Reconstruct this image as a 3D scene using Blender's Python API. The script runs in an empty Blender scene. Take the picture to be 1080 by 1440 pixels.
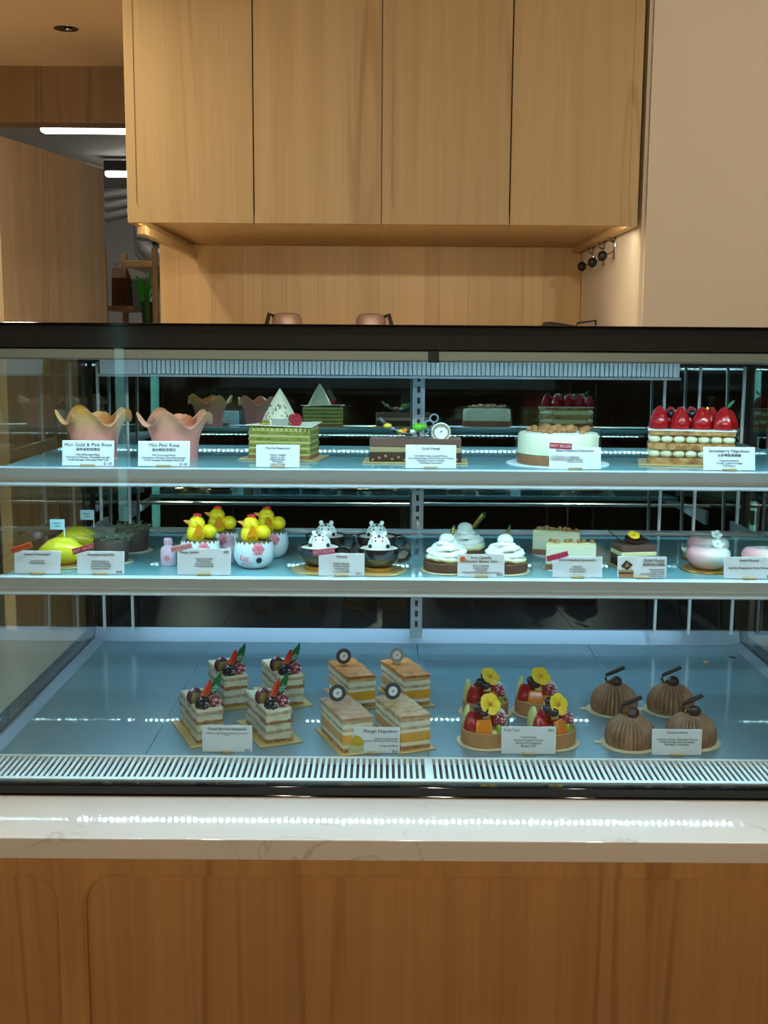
import bpy, bmesh, math, random
from mathutils import Matrix, Vector
random.seed(7)
PI = math.pi
SC = bpy.context.scene
COL = SC.collection

# ------------------------------------------------------------------ camera
cam_d = bpy.data.cameras.new('camera')
cam = bpy.data.objects.new('camera', cam_d)
COL.objects.link(cam)
SC.camera = cam
cam_d.sensor_fit = 'VERTICAL'
cam_d.sensor_height = 36.0
cam_d.lens = 1610.0 / 1440.0 * 36.0
cam_d.clip_start = 0.02
cam.location = (0, 0, 1.5)
cam.rotation_euler = (Matrix.Rotation(math.radians(90 - 8.5), 3, 'X') @ Matrix.Rotation(math.radians(0.4), 3, 'Z')).to_euler()

# ------------------------------------------------------------------ world, exposure
W = bpy.data.worlds.new('world')
SC.world = W
W.use_nodes = True
W.node_tree.nodes['Background'].inputs[0].default_value = (1.0, 0.75, 0.5, 1)
W.node_tree.nodes['Background'].inputs[1].default_value = 0.03
SC.view_settings.view_transform = 'Standard'
SC.view_settings.look = 'None'
SC.view_settings.gamma = 1.0
SC.view_settings.use_curve_mapping = False
SC.view_settings.exposure = 0.0
try:
    SC.cycles.max_bounces = 10
    SC.cycles.transparent_max_bounces = 16
    SC.cycles.caustics_reflective = False
    SC.cycles.caustics_refractive = False
    SC.cycles.sample_clamp_indirect = 30.0
except Exception:
    pass

LED_TOP, LED_SHELF, LED_REAR = 330.0, 185.0, 190.0
LED_LOW = 115.0     # chip radiance
DOWN_W = 3.0
SPOT_W = 108.0
GLOBE = 44.0
UNDER = 75.0                                          # each warm ceiling downlight
WARM = (1.0, 0.86, 0.63)

# ------------------------------------------------------------------ helpers
def lin(c):
    c = c / 255.0
    return c / 12.92 if c <= 0.04045 else ((c + 0.055) / 1.055) ** 2.4
def rgb(r, g, b):
    return (lin(r), lin(g), lin(b), 1.0)

def new_mat(name):
    m = bpy.data.materials.new(name)
    m.use_nodes = True
    nt = m.node_tree
    b = nt.nodes['Principled BSDF']
    return m, nt, b

def mat(name, c, rough=0.5, metal=0.0, vary=0.12, scale=60.0, bump=0.0, coat=0.0, sss=0.0, ior=None):
    """procedural plain material: base colour with fine noise variation and optional relief"""
    m, nt, b = new_mat(name)
    tc = nt.nodes.new('ShaderNodeTexCoord')
    nz = nt.nodes.new('ShaderNodeTexNoise')
    nz.inputs['Scale'].default_value = scale
    nz.inputs['Detail'].default_value = 3
    nt.links.new(tc.outputs['Object'], nz.inputs['Vector'])
    mx = nt.nodes.new('ShaderNodeMix')
    mx.data_type = 'RGBA'
    mx.inputs[6].default_value = tuple(max(0, x * (1 - vary)) for x in c[:3]) + (1,)
    mx.inputs[7].default_value = tuple(min(1, x * (1 + vary)) for x in c[:3]) + (1,)
    nt.links.new(nz.outputs['Fac'], mx.inputs[0])
    nt.links.new(mx.outputs[2], b.inputs['Base Color'])
    b.inputs['Roughness'].default_value = rough
    b.inputs['Metallic'].default_value = metal
    if coat:
        b.inputs['Coat Weight'].default_value = coat
        b.inputs['Coat Roughness'].default_value = 0.06
    if sss:
        b.inputs['Subsurface Weight'].default_value = sss
        b.inputs['Subsurface Radius'].default_value = (0.006, 0.004, 0.003)
        b.inputs['Subsurface Scale'].default_value = 1.0
    if ior:
        b.inputs['IOR'].default_value = ior
    if bump:
        bp = nt.nodes.new('ShaderNodeBump')
        bp.inputs['Strength'].default_value = bump
        bp.inputs['Distance'].default_value = 0.002
        nt.links.new(nz.outputs['Fac'], bp.inputs['Height'])
        nt.links.new(bp.outputs['Normal'], b.inputs['Normal'])
    return m

def two_tone(name, c1, c2, scale=40.0, lo=0.42, hi=0.58, rough=0.5, up=False, bump=0.3, detail=4):
    """noise threshold between two colours; up=True keeps the second colour to faces looking up (dusted sugar)"""
    m, nt, b = new_mat(name)
    tc = nt.nodes.new('ShaderNodeTexCoord')
    nz = nt.nodes.new('ShaderNodeTexNoise')
    nz.inputs['Scale'].default_value = scale
    nz.inputs['Detail'].default_value = detail
    nt.links.new(tc.outputs['Object'], nz.inputs['Vector'])
    rp = nt.nodes.new('ShaderNodeMapRange')
    rp.inputs[1].default_value = lo
    rp.inputs[2].default_value = hi
    nt.links.new(nz.outputs['Fac'], rp.inputs[0])
    fac = rp.outputs[0]
    if up:
        sp = nt.nodes.new('ShaderNodeSeparateXYZ')
        nt.links.new(tc.outputs['Normal'], sp.inputs[0])
        r2 = nt.nodes.new('ShaderNodeMapRange')
        r2.inputs[1].default_value = -0.1
        r2.inputs[2].default_value = 0.7
        nt.links.new(sp.outputs[2], r2.inputs[0])
        mu = nt.nodes.new('ShaderNodeMath')
        mu.operation = 'MULTIPLY'
        nt.links.new(fac, mu.inputs[0])
        nt.links.new(r2.outputs[0], mu.inputs[1])
        fac = mu.outputs[0]
    mx = nt.nodes.new('ShaderNodeMix')
    mx.data_type = 'RGBA'
    mx.inputs[6].default_value = c1
    mx.inputs[7].default_value = c2
    nt.links.new(fac, mx.inputs[0])
    nt.links.new(mx.outputs[2], b.inputs['Base Color'])
    b.inputs['Roughness'].default_value = rough
    if bump:
        bp = nt.nodes.new('ShaderNodeBump')
        bp.inputs['Strength'].default_value = bump
        bp.inputs['Distance'].default_value = 0.001
        nt.links.new(nz.outputs['Fac'], bp.inputs['Height'])
        nt.links.new(bp.outputs['Normal'], b.inputs['Normal'])
    return m

def gradient(name, stops, axis=2, z0=0.0, z1=1.0, rough=0.45, sss=0.0, wob=0.0):
    """real colour gradient along a local axis of the thing"""
    m, nt, b = new_mat(name)
    tc = nt.nodes.new('ShaderNodeTexCoord')
    sp = nt.nodes.new('ShaderNodeSeparateXYZ')
    nt.links.new(tc.outputs['Object'], sp.inputs[0])
    mr = nt.nodes.new('ShaderNodeMapRange')
    mr.inputs[1].default_value = z0
    mr.inputs[2].default_value = z1
    src = sp.outputs[axis]
    if wob:
        nz = nt.nodes.new('ShaderNodeTexNoise')
        nz.inputs['Scale'].default_value = 40
        nt.links.new(tc.outputs['Object'], nz.inputs['Vector'])
        ma = nt.nodes.new('ShaderNodeMath')
        ma.operation = 'MULTIPLY_ADD'
        nt.links.new(nz.outputs['Fac'], ma.inputs[0])
        ma.inputs[1].default_value = wob
        nt.links.new(src, ma.inputs[2])
        src = ma.outputs[0]
    nt.links.new(src, mr.inputs[0])
    cr = nt.nodes.new('ShaderNodeValToRGB')
    el = cr.color_ramp.elements
    el[0].position, el[0].color = stops[0]
    el[1].position, el[1].color = stops[-1]
    for p, c in stops[1:-1]:
        e = el.new(p)
        e.color = c
    nt.links.new(mr.outputs[0], cr.inputs[0])
    nt.links.new(cr.outputs[0], b.inputs['Base Color'])
    b.inputs['Roughness'].default_value = rough
    if sss:
        b.inputs['Subsurface Weight'].default_value = sss
        b.inputs['Subsurface Radius'].default_value = (0.006, 0.004, 0.003)
        b.inputs['Subsurface Scale'].default_value = 1.0
    return m

WOODS = set(); WI = [0]
def wood(name, light, dark, rough=0.42, freq=55.0, contrast=1.0, tone=0.12, rings=True):
    """vertical-grain veneer: cathedral figure from stretched noise, fine pores, one tone per board"""
    m, nt, b = new_mat(name)
    N, L = nt.nodes, nt.links
    tc = N.new('ShaderNodeTexCoord')
    oi = N.new('ShaderNodeObjectInfo')
    sc = N.new('ShaderNodeVectorMath'); sc.operation = 'SCALE'
    wi = N.new('ShaderNodeMath'); wi.operation = 'MULTIPLY'; wi.inputs[1].default_value = 0.6180339
    L.new(oi.outputs['Object Index'], wi.inputs[0])
    wf = N.new('ShaderNodeMath'); wf.operation = 'FRACT'; L.new(wi.outputs[0], wf.inputs[0])
    cb = N.new('ShaderNodeCombineXYZ')
    L.new(wf.outputs[0], cb.inputs[0]); L.new(wf.outputs[0], cb.inputs[1]); L.new(wf.outputs[0], cb.inputs[2])
    L.new(cb.outputs[0], sc.inputs[0]); sc.inputs['Scale'].default_value = 37.0
    ad = N.new('ShaderNodeVectorMath'); ad.operation = 'ADD'
    L.new(tc.outputs['Object'], ad.inputs[0]); L.new(sc.outputs[0], ad.inputs[1])
    mp = N.new('ShaderNodeMapping')
    mp.inputs['Scale'].default_value = (1.0, 1.0, 0.07)
    L.new(ad.outputs[0], mp.inputs[0])
    n1 = N.new('ShaderNodeTexNoise')
    n1.inputs['Scale'].default_value = 9.0; n1.inputs['Detail'].default_value = 1.0
    L.new(mp.outputs[0], n1.inputs['Vector'])
    mul = N.new('ShaderNodeMath'); mul.operation = 'MULTIPLY'
    L.new(n1.outputs['Fac'], mul.inputs[0]); mul.inputs[1].default_value = freq
    sn = N.new('ShaderNodeMath'); sn.operation = 'SINE'
    L.new(mul.outputs[0], sn.inputs[0])
    r1 = N.new('ShaderNodeMapRange')
    r1.inputs[1].default_value = 0.35; r1.inputs[2].default_value = 1.0
    L.new(sn.outputs[0], r1.inputs[0])
    # where the figure shows at all
    nm = N.new('ShaderNodeTexNoise')
    nm.inputs['Scale'].default_value = 9.0; nm.inputs['Detail'].default_value = 0.0
    mp3 = N.new('ShaderNodeMapping'); mp3.inputs['Scale'].default_value = (1, 1, 0.05)
    mp3.inputs['Location'].default_value = (3.1, 0, 0)
    L.new(ad.outputs[0], mp3.inputs[0]); L.new(mp3.outputs[0], nm.inputs['Vector'])
    rm = N.new('ShaderNodeMapRange'); rm.inputs[1].default_value = 0.52; rm.inputs[2].default_value = 0.62
    L.new(nm.outputs['Fac'], rm.inputs[0])
    m2 = N.new('ShaderNodeMath'); m2.operation = 'MULTIPLY'
    L.new(r1.outputs[0], m2.inputs[0]); L.new(rm.outputs[0], m2.inputs[1])
    # pores
    mp2 = N.new('ShaderNodeMapping'); mp2.inputs['Scale'].default_value = (1, 1, 0.02)
    L.new(ad.outputs[0], mp2.inputs[0])
    n2 = N.new('ShaderNodeTexNoise'); n2.inputs['Scale'].default_value = 160.0; n2.inputs['Detail'].default_value = 2.0
    L.new(mp2.outputs[0], n2.inputs['Vector'])
    # broad streaks
    n3 = N.new('ShaderNodeTexNoise'); n3.inputs['Scale'].default_value = 24.0; n3.inputs['Detail'].default_value = 2.0
    L.new(mp2.outputs[0], n3.inputs['Vector'])
    s1 = N.new('ShaderNodeMath'); s1.operation = 'MULTIPLY_ADD'
    L.new(m2.outputs[0], s1.inputs[0]); s1.inputs[1].default_value = (0.38 if rings else 0.12) * contrast
    s2 = N.new('ShaderNodeMath'); s2.operation = 'MULTIPLY_ADD'
    L.new(n2.outputs['Fac'], s2.inputs[0]); s2.inputs[1].default_value = 0.45 * contrast
    s3 = N.new('ShaderNodeMath'); s3.operation = 'MULTIPLY_ADD'
    L.new(n3.outputs['Fac'], s3.inputs[0]); s3.inputs[1].default_value = 0.7 * contrast
    s3.inputs[2].default_value = -0.30 * contrast
    L.new(s3.outputs[0], s2.inputs[2]); L.new(s2.outputs[0], s1.inputs[2])
    s4 = N.new('ShaderNodeMath'); s4.operation = 'MULTIPLY_ADD'
    L.new(wf.outputs[0], s4.inputs[0]); s4.inputs[1].default_value = tone * 2; s4.inputs[2].default_value = -tone
    s5 = N.new('ShaderNodeMath'); s5.operation = 'ADD'; s5.use_clamp = True
    L.new(s1.outputs[0], s5.inputs[0]); L.new(s4.outputs[0], s5.inputs[1])
    mx = N.new('ShaderNodeMix'); mx.data_type = 'RGBA'
    mx.inputs[6].default_value = light; mx.inputs[7].default_value = dark
    L.new(s5.outputs[0], mx.inputs[0]); L.new(mx.outputs[2], b.inputs['Base Color'])
    WOODS.add(m.name)
    b.inputs['Roughness'].default_value = rough
    bp = N.new('ShaderNodeBump'); bp.inputs['Strength'].default_value = 0.05; bp.inputs['Distance'].default_value = 0.001
    L.new(n2.outputs['Fac'], bp.inputs['Height']); L.new(bp.outputs['Normal'], b.inputs['Normal'])
    return m

def glass(name, tint=(0.93, 0.98, 0.98, 1), ior=1.5, boost=1.0, rough=0.0):
    """thin pane: clear straight through, Fresnel reflection of both faces"""
    m = bpy.data.materials.new(name); m.use_nodes = True
    nt = m.node_tree; nt.nodes.remove(nt.nodes['Principled BSDF'])
    out = nt.nodes['Material Output']
    tr = nt.nodes.new('ShaderNodeBsdfTransparent'); tr.inputs[0].default_value = tint
    gl = nt.nodes.new('ShaderNodeBsdfGlossy'); gl.inputs['Roughness'].default_value = rough
    gl.inputs[0].default_value = (1, 1, 1, 1)
    # Schlick reflectance from the unsigned angle, so both faces of a pane behave alike
    ge = nt.nodes.new('ShaderNodeNewGeometry')
    dt = nt.nodes.new('ShaderNodeVectorMath'); dt.operation = 'DOT_PRODUCT'
    nt.links.new(ge.outputs['Incoming'], dt.inputs[0]); nt.links.new(ge.outputs['Normal'], dt.inputs[1])
    ab = nt.nodes.new('ShaderNodeMath'); ab.operation = 'ABSOLUTE'; nt.links.new(dt.outputs['Value'], ab.inputs[0])
    om = nt.nodes.new('ShaderNodeMath'); om.operation = 'SUBTRACT'; om.inputs[0].default_value = 1.0; nt.links.new(ab.outputs[0], om.inputs[1])
    pw = nt.nodes.new('ShaderNodeMath'); pw.operation = 'POWER'; pw.inputs[1].default_value = 5.0; nt.links.new(om.outputs[0], pw.inputs[0])
    f0 = ((ior - 1) / (ior + 1)) ** 2
    mu = nt.nodes.new('ShaderNodeMath'); mu.operation = 'MULTIPLY_ADD'; mu.use_clamp = True
    mu.inputs[1].default_value = (1 - f0) * boost; mu.inputs[2].default_value = f0 * boost
    nt.links.new(pw.outputs[0], mu.inputs[0])
    mx = nt.nodes.new('ShaderNodeMixShader')
    nt.links.new(mu.outputs[0], mx.inputs[0]); nt.links.new(tr.outputs[0], mx.inputs[1]); nt.links.new(gl.outputs[0], mx.inputs[2])
    nt.links.new(mx.outputs[0], out.inputs[0])
    return m

def emit(name, c, s):
    m = bpy.data.materials.new(name); m.use_nodes = True
    nt = m.node_tree; nt.nodes.remove(nt.nodes['Principled BSDF'])
    e = nt.nodes.new('ShaderNodeEmission')
    e.inputs[0].default_value = tuple(c[:3]) + (1,); e.inputs[1].default_value = s
    nt.links.new(e.outputs[0], nt.nodes['Material Output'].inputs[0])
    return m

def T(x=0, y=0, z=0, rx=0, ry=0, rz=0, s=None):
    m = Matrix.Translation((x, y, z)) @ Matrix.Rotation(rz, 4, 'Z') @ Matrix.Rotation(ry, 4, 'Y') @ Matrix.Rotation(rx, 4, 'X')
    if s:
        m = m @ Matrix.Diagonal((s[0], s[1], s[2], 1))
    return m

class MB:
    def __init__(self):
        self.bm = bmesh.new()
        self.bm.faces.layers.int.new('flat')
    def _tx(self, vs, m):
        if m is not None:
            for v in vs:
                v.co = m @ v.co
    def box(self, x0, x1, y0, y1, z0, z1, bevel=0.0, m=None, seg=2):
        r = bmesh.ops.create_cube(self.bm, size=1.0)
        vs = r['verts']
        for v in vs:
            v.co = Vector((x0 + (v.co.x + .5) * (x1 - x0), y0 + (v.co.y + .5) * (y1 - y0), z0 + (v.co.z + .5) * (z1 - z0)))
        if bevel:
            es = list({e for v in vs for e in v.link_edges})
            r = bmesh.ops.bevel(self.bm, geom=es, offset=bevel, segments=seg, profile=0.5, affect='EDGES', clamp_overlap=True)
            vs = list({v for f in r['faces'] for v in f.verts} | {v for v in vs if v.is_valid})
            lay = self.bm.faces.layers.int['flat']
            for f in {f for v in vs for f in v.link_faces}:
                f.normal_update()
                if max(abs(c) for c in f.normal) > 0.9999: f[lay] = 1     # main sides stay flat
        self._tx(vs, m)
        return self
    def rows(self, rows, closed=True, cap0=False, cap1=False, m=None):
        vr = [[self.bm.verts.new(p) for p in r] for r in rows]
        n = len(vr[0])
        for a, b in zip(vr, vr[1:]):
            for i in range(n if closed else n - 1):
                j = (i + 1) % n
                try:
                    self.bm.faces.new((a[i], a[j], b[j], b[i]))
                except ValueError:
                    pass
        if cap0: self.bm.faces.new(list(reversed(vr[0])))
        if cap1: self.bm.faces.new(vr[-1])
        self._tx([v for r in vr for v in r], m)
        return self
    def lathe(self, prof, seg=24, m=None, fn=None, cap=True):
        rows = []
        for i, (r, z) in enumerate(prof):
            row = []
            for k in range(seg):
                a = 2 * PI * k / seg
                rr, zz = (r, z) if fn is None else fn(a, r, z, i)
                row.append((rr * math.cos(a), rr * math.sin(a), zz))
            rows.append(row)
        return self.rows(rows, True, cap, cap, m)
    def ell(self, c, r, seg=14, rings=8, m=None, fn=None):
        prof = []
        for i in range(rings + 1):
            t = -PI / 2 + PI * i / rings
            prof.append((max(0.02, math.cos(t)), math.sin(t)))
        mm = T(*c) @ Matrix.Diagonal((r[0], r[1], r[2], 1))
        return self.lathe(prof, seg, (m @ mm) if m is not None else mm, fn)
    def tube(self, pts, rad, seg=8, m=None, cap=True, flat=None):
        pts = [Vector(p) for p in pts]
        rows = []
        up = Vector((0, 0, 1))
        for i, p in enumerate(pts):
            d = (pts[min(i + 1, len(pts) - 1)] - pts[max(i - 1, 0)]).normalized()
            s = d.cross(up)
            if s.length < 1e-3: s = d.cross(Vector((0, 1, 0)))
            s.normalize(); u = s.cross(d).normalized()
            r = rad[i] if isinstance(rad, (list, tuple)) else rad
            ra, rb = (r, r) if flat is None else (r, r * flat)
            rows.append([tuple(p + s * (ra * math.cos(2 * PI * k / seg)) + u * (rb * math.sin(2 * PI * k / seg))) for k in range(seg)])
        return self.rows(rows, True, cap, cap, m)
    def prism(self, poly, z0, z1, m=None):
        return self.rows([[(x, y, z0) for x, y in poly], [(x, y, z1) for x, y in poly]], True, True, True, m)
    def build(self, name, material, parent=None, smooth=35.0, kind=None, label=None):
        bmesh.ops.recalc_face_normals(self.bm, faces=self.bm.faces[:])
        me = bpy.data.meshes.new(name)
        self.bm.to_mesh(me); self.bm.free()
        if smooth:
            for p in me.polygons: p.use_smooth = True
            me.set_sharp_from_angle(angle=math.radians(smooth))
            fl = me.attributes['flat']
            for p in me.polygons:
                if fl.data[p.index].value: p.use_smooth = False
        me.attributes.remove(me.attributes['flat'])
        me.materials.append(material)
        o = bpy.data.objects.new(name, me)
        COL.objects.link(o)
        if material.name in WOODS:
            WI[0] += 1; o.pass_index = WI[0]
        if parent: o.parent = parent
        if kind: o['kind'] = kind
        if label: o['label'] = label
        return o

def thing(name, label, cat, loc=(0, 0, 0), rz=0.0, group=None):
    o = bpy.data.objects.new(name, None); COL.objects.link(o)
    o.empty_display_size = 0.02
    o.location = loc; o.rotation_euler = (0, 0, rz)
    o['label'] = label; o['category'] = cat
    if group: o['group'] = group
    return o
def tag(o, label, cat, group=None):
    o['label'] = label; o['category'] = cat
    if group: o['group'] = group
    return o
def struct(o):
    o['kind'] = 'structure'; return o
def dup(root, loc, rz, label, group=None):
    r = root.copy(); COL.objects.link(r); r.location = loc; r.rotation_euler = (0, 0, rz); r['label'] = label
    if group: r['group'] = group
    for ch in list(root.children):
        c = ch.copy(); COL.objects.link(c); c.parent = r
        for g in ch.children:
            d = g.copy(); COL.objects.link(d); d.parent = c
    return r
def inst(me, name, parent, loc, rot=(0, 0, 0), scale=(1, 1, 1)):
    o = bpy.data.objects.new(name, me); COL.objects.link(o)
    o.parent = parent; o.location = loc; o.rotation_euler = rot; o.scale = scale
    return o
def text(name, s, size, material, parent, loc, rot=(PI / 2, 0, 0), align='CENTER', ext=0.00015, space=1.0):
    cu = bpy.data.curves.new(name, 'FONT')
    cu.body = s; cu.size = size; cu.align_x = align; cu.align_y = 'TOP'
    cu.extrude = ext; cu.resolution_u = 2; cu.space_line = space
    cu.materials.append(material)
    o = bpy.data.objects.new(name, cu); COL.objects.link(o)
    o.parent = parent; o.location = loc; o.rotation_euler = rot
    return o
def round_rect(x0, x1, y0, y1, r, n=8):
    pts = []
    for cx, cy, a0 in ((x1 - r, y1 - r, 0), (x0 + r, y1 - r, 90), (x0 + r, y0 + r, 180), (x1 - r, y0 + r, 270)):
        for k in range(n + 1):
            a = math.radians(a0 + 90 * k / n)
            pts.append((cx + r * math.cos(a), cy + r * math.sin(a)))
    return pts

# ------------------------------------------------------------------ materials
M = {}
M['oak'] = wood('oak_veneer', rgb(206, 178, 128), rgb(164, 130, 84), tone=0.07)
M['oak_low'] = wood('oak_counter_front', rgb(214, 164, 102), rgb(158, 108, 56), freq=60, contrast=1.1)
M['plank'] = wood('oak_boards', rgb(212, 178, 122), rgb(162, 122, 72), tone=0.16, rings=False, contrast=0.9)
M['oak_pale'] = wood('pale_oak_veneer', rgb(228, 212, 186), rgb(178, 154, 122), contrast=1.4, rings=False)
M['oak_dark'] = wood('dark_oak_veneer', rgb(142, 110, 66), rgb(100, 74, 42))
M['wall'] = mat('beige_paint', rgb(234, 226, 212), 0.8, vary=0.03, scale=3)
M['cream_wall'] = mat('cream_paint', rgb(242, 234, 220), 0.55, vary=0.03, scale=3)
M['ceiling'] = mat('ceiling_paint', rgb(228, 204, 170), 0.9, vary=0.02, scale=2)
M['dark_wall'] = mat('dark_taupe_paint', rgb(92, 80, 68), 0.85, vary=0.08, scale=2)
M['grey_wall'] = mat('grey_paint', rgb(150, 152, 152), 0.85, vary=0.05, scale=2)
M['floor'] = mat('pale_floor', rgb(222, 206, 184), 0.45, vary=0.1, scale=4)
M['black'] = mat('black_enamel', rgb(12, 13, 15), 0.05, vary=0.1, ior=1.5)
M['fascia'] = mat('smoked_black_glass', rgb(46, 48, 48), 0.08, vary=0.1)
M['black_matt'] = mat('black_plastic', rgb(14, 14, 15), 0.5, vary=0.1)
M['alu'] = mat('brushed_aluminium', rgb(190, 198, 204), 0.28, 0.85, vary=0.05, scale=8)
M['ledge'] = mat('blue_grey_aluminium', rgb(134, 156, 176), 0.3, 0.3, vary=0.04, scale=8)
M['alu_dull'] = mat('dull_aluminium', rgb(138, 136, 132), 0.4, 0.6, vary=0.04, scale=8)
M['rail'] = mat('rail_aluminium', rgb(206, 218, 228), 0.3, 0.25, vary=0.04, scale=8)
M['alu_light'] = mat('satin_aluminium', rgb(226, 230, 232), 0.35, 0.35, vary=0.04, scale=8)
M['slat'] = mat('white_enamel_slat', rgb(222, 228, 230), 0.35, 0.0, vary=0.03)
M['chrome'] = mat('chrome', rgb(220, 220, 220), 0.1, 1.0, vary=0.02)
M['glass'] = glass('clear_glass')
M['end_glass'] = glass('end_glass', (0.72, 0.80, 0.78, 1), boost=1.2)
M['film'] = glass('acetate_film', (0.97, 0.98, 0.98, 1), boost=0.7, rough=0.04)

def stone():
    m, nt, b = new_mat('veined_quartz')
    N, L = nt.nodes, nt.links
    tc = N.new('ShaderNodeTexCoord')
    n1 = N.new('ShaderNodeTexNoise'); n1.inputs['Scale'].default_value = 5.0; n1.inputs['Detail'].default_value = 6; n1.inputs['Distortion'].default_value = 1.2
    L.new(tc.outputs['Object'], n1.inputs['Vector'])
    r = N.new('ShaderNodeMath'); r.operation = 'SUBTRACT'; r.inputs[1].default_value = 0.5; L.new(n1.outputs['Fac'], r.inputs[0])
    a = N.new('ShaderNodeMath'); a.operation = 'ABSOLUTE'; L.new(r.outputs[0], a.inputs[0])
    mr = N.new('ShaderNodeMapRange'); mr.inputs[1].default_value = 0.0; mr.inputs[2].default_value = 0.012; mr.inputs[3].default_value = 1; mr.inputs[4].default_value = 0
    L.new(a.outputs[0], mr.inputs[0])
    n2 = N.new('ShaderNodeTexNoise'); n2.inputs['Scale'].default_value = 5.0; n2.inputs['Detail'].default_value = 2
    L.new(tc.outputs['Object'], n2.inputs['Vector'])
    m2 = N.new('ShaderNodeMapRange'); m2.inputs[1].default_value = 0.5; m2.inputs[2].default_value = 0.65; L.new(n2.outputs['Fac'], m2.inputs[0])
    mu = N.new('ShaderNodeMath'); mu.operation = 'MULTIPLY'; L.new(mr.outputs[0], mu.inputs[0]); L.new(m2.outputs[0], mu.inputs[1])
    m3 = N.new('ShaderNodeMath'); m3.operation = 'MULTIPLY'; m3.inputs[1].default_value = 0.5; L.new(mu.outputs[0], m3.inputs[0])
    mx = N.new('ShaderNodeMix'); mx.data_type = 'RGBA'
    mx.inputs[6].default_value = rgb(222, 215, 212); mx.inputs[7].default_value = rgb(150, 136, 120)
    L.new(m3.outputs[0], mx.inputs[0]); L.new(mx.outputs[2], b.inputs['Base Color'])
    b.inputs['Roughness'].default_value = 0.035
    return m
M['stone'] = stone()

def deck_metal():
    m, nt, b = new_mat('ribbed_steel_sheet')
    N, L = nt.nodes, nt.links
    tc = N.new('ShaderNodeTexCoord')
    mp = N.new('ShaderNodeMapping'); mp.inputs['Scale'].default_value = (1, 0.01, 1); L.new(tc.outputs['Object'], mp.inputs[0])
    w = N.new('ShaderNodeTexWave'); w.inputs['Scale'].default_value = 55; L.new(mp.outputs[0], w.inputs['Vector'])
    bp = N.new('ShaderNodeBump'); bp.inputs['Strength'].default_value = 0.02; bp.inputs['Distance'].default_value = 0.001
    L.new(w.outputs['Fac'], bp.inputs['Height']); L.new(bp.outputs['Normal'], b.inputs['Normal'])
    b.inputs['Base Color'].default_value = rgb(124, 168, 186)
    b.inputs['Metallic'].default_value = 0.5
    b.inputs['Roughness'].default_value = 0.3
    b.inputs['Coat Weight'].default_value = 0.7
    b.inputs['Coat Roughness'].default_value = 0.03
    return m
M['deck'] = deck_metal()
M['shelf'] = mat('teal_shelf_glass', rgb(120, 172, 180), 0.02, 0.0, vary=0.03, scale=5, ior=1.5)
M['mirror'] = mat('tinted_mirror', rgb(198, 210, 204), 0.004, 1.0, vary=0.04, scale=3)
M['led'] = {}

# ================================================================== SETTING
def slab(name, x0, x1, y0, y1, z0, z1, m, bevel=0.0):
    return struct(MB().box(x0, x1, y0, y1, z0, z1, bevel).build(name, M[m] if isinstance(m, str) else m))
slab('floor', -3.2, 2.7, -6.3, 7.7, -0.05, 0, 'floor')
slab('ceiling', -2.7, 2.7, -6.3, 4.1, 2.4, 2.46, 'ceiling')
slab('ceiling_kitchen', -3.2, -0.6, 4.1, 7.7, 2.46, 2.52, 'grey_wall')
slab('wall_front', -2.7, 2.7, -6.3, -6.2, 0, 2.4, 'dark_wall')
slab('wall_left', -2.7, -2.6, -6.2, 4.0, 0, 2.4, 'oak_dark')
slab('wall_east', 2.6, 2.7, -6.2, 2.8, 0, 2.4, 'dark_wall')
slab('wall_right', 0.620, 2.7, 2.8, 3.78, 0, 2.4, 'wall')
slab('wall_recess', 0.612, 0.6199, 2.815, 3.65, 0, 2.4, 'cream_wall')
slab('wall_kitchen_back', -3.2, -0.6, 7.6, 7.7, 0, 2.46, 'grey_wall')
slab('wall_kitchen_left', -3.2, -3.1, 4.1, 7.6, 0, 2.46, 'grey_wall')
slab('wall_kitchen_right', -0.7, -0.6, 3.78, 7.6, 0, 2.46, 'grey_wall')
# soffit above the kitchen opening
slab('trim_1', -2.6, -0.64, 4.0, 4.1, 2.218, 2.4, 'oak_dark')
# board wall behind the service counter, board by board
wb = struct(MB().box(-0.706, 0.611, 3.668, 3.78, 0, 2.4).build('wall_back', M['oak_dark']))
x = -0.706
rw = random.Random(3)
while x < 0.60:
    w = rw.choice([0.045, 0.06, 0.075, 0.09, 0.1])
    x1 = min(x + w, 0.611)
    if 0.611 - x1 < 0.03: x1 = 0.611
    MB().box(x + 0.0001, x1 - 0.0001, 3.65, 3.668, 0.0, 2.4, 0.0003, seg=1).build('plank', M['plank'], wb)
    x = x1
# kitchen door leaf standing open
d1 = struct(MB().box(0, 0.67, -0.02, 0.02, 0.01, 2.092, 0.002).build('door_1', M['oak_pale']))
d1.location = (-1.168, 3.50, 0); d1.rotation_euler = (0, 0, math.radians(76.5))
slab('trim_2', -1.17, -1.145, 4.7, 4.8, 0, 1.9, 'oak_dark')
# service shelf behind the case (hidden by it)
slab('trim_3', -0.69, 0.60, 3.15, 3.64, 1.40, 1.44, 'oak_dark')
# unseen glowing strip added behind the customer for its teal reflection in the front glass
wn = struct(MB().box(-2.06, -1.985, -6.2, -6.19, 0.1, 2.3).build('teal_strip_1', emit('teal_strip_glow', (0.35, 0.9, 0.85), 1.6)))
struct(MB().box(-2.085, -2.06, -6.2, -6.17, 0.1, 2.3).box(-1.985, -1.96, -6.2, -6.17, 0.1, 2.3).build('strip_border', M['black_matt'], wn))

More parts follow.
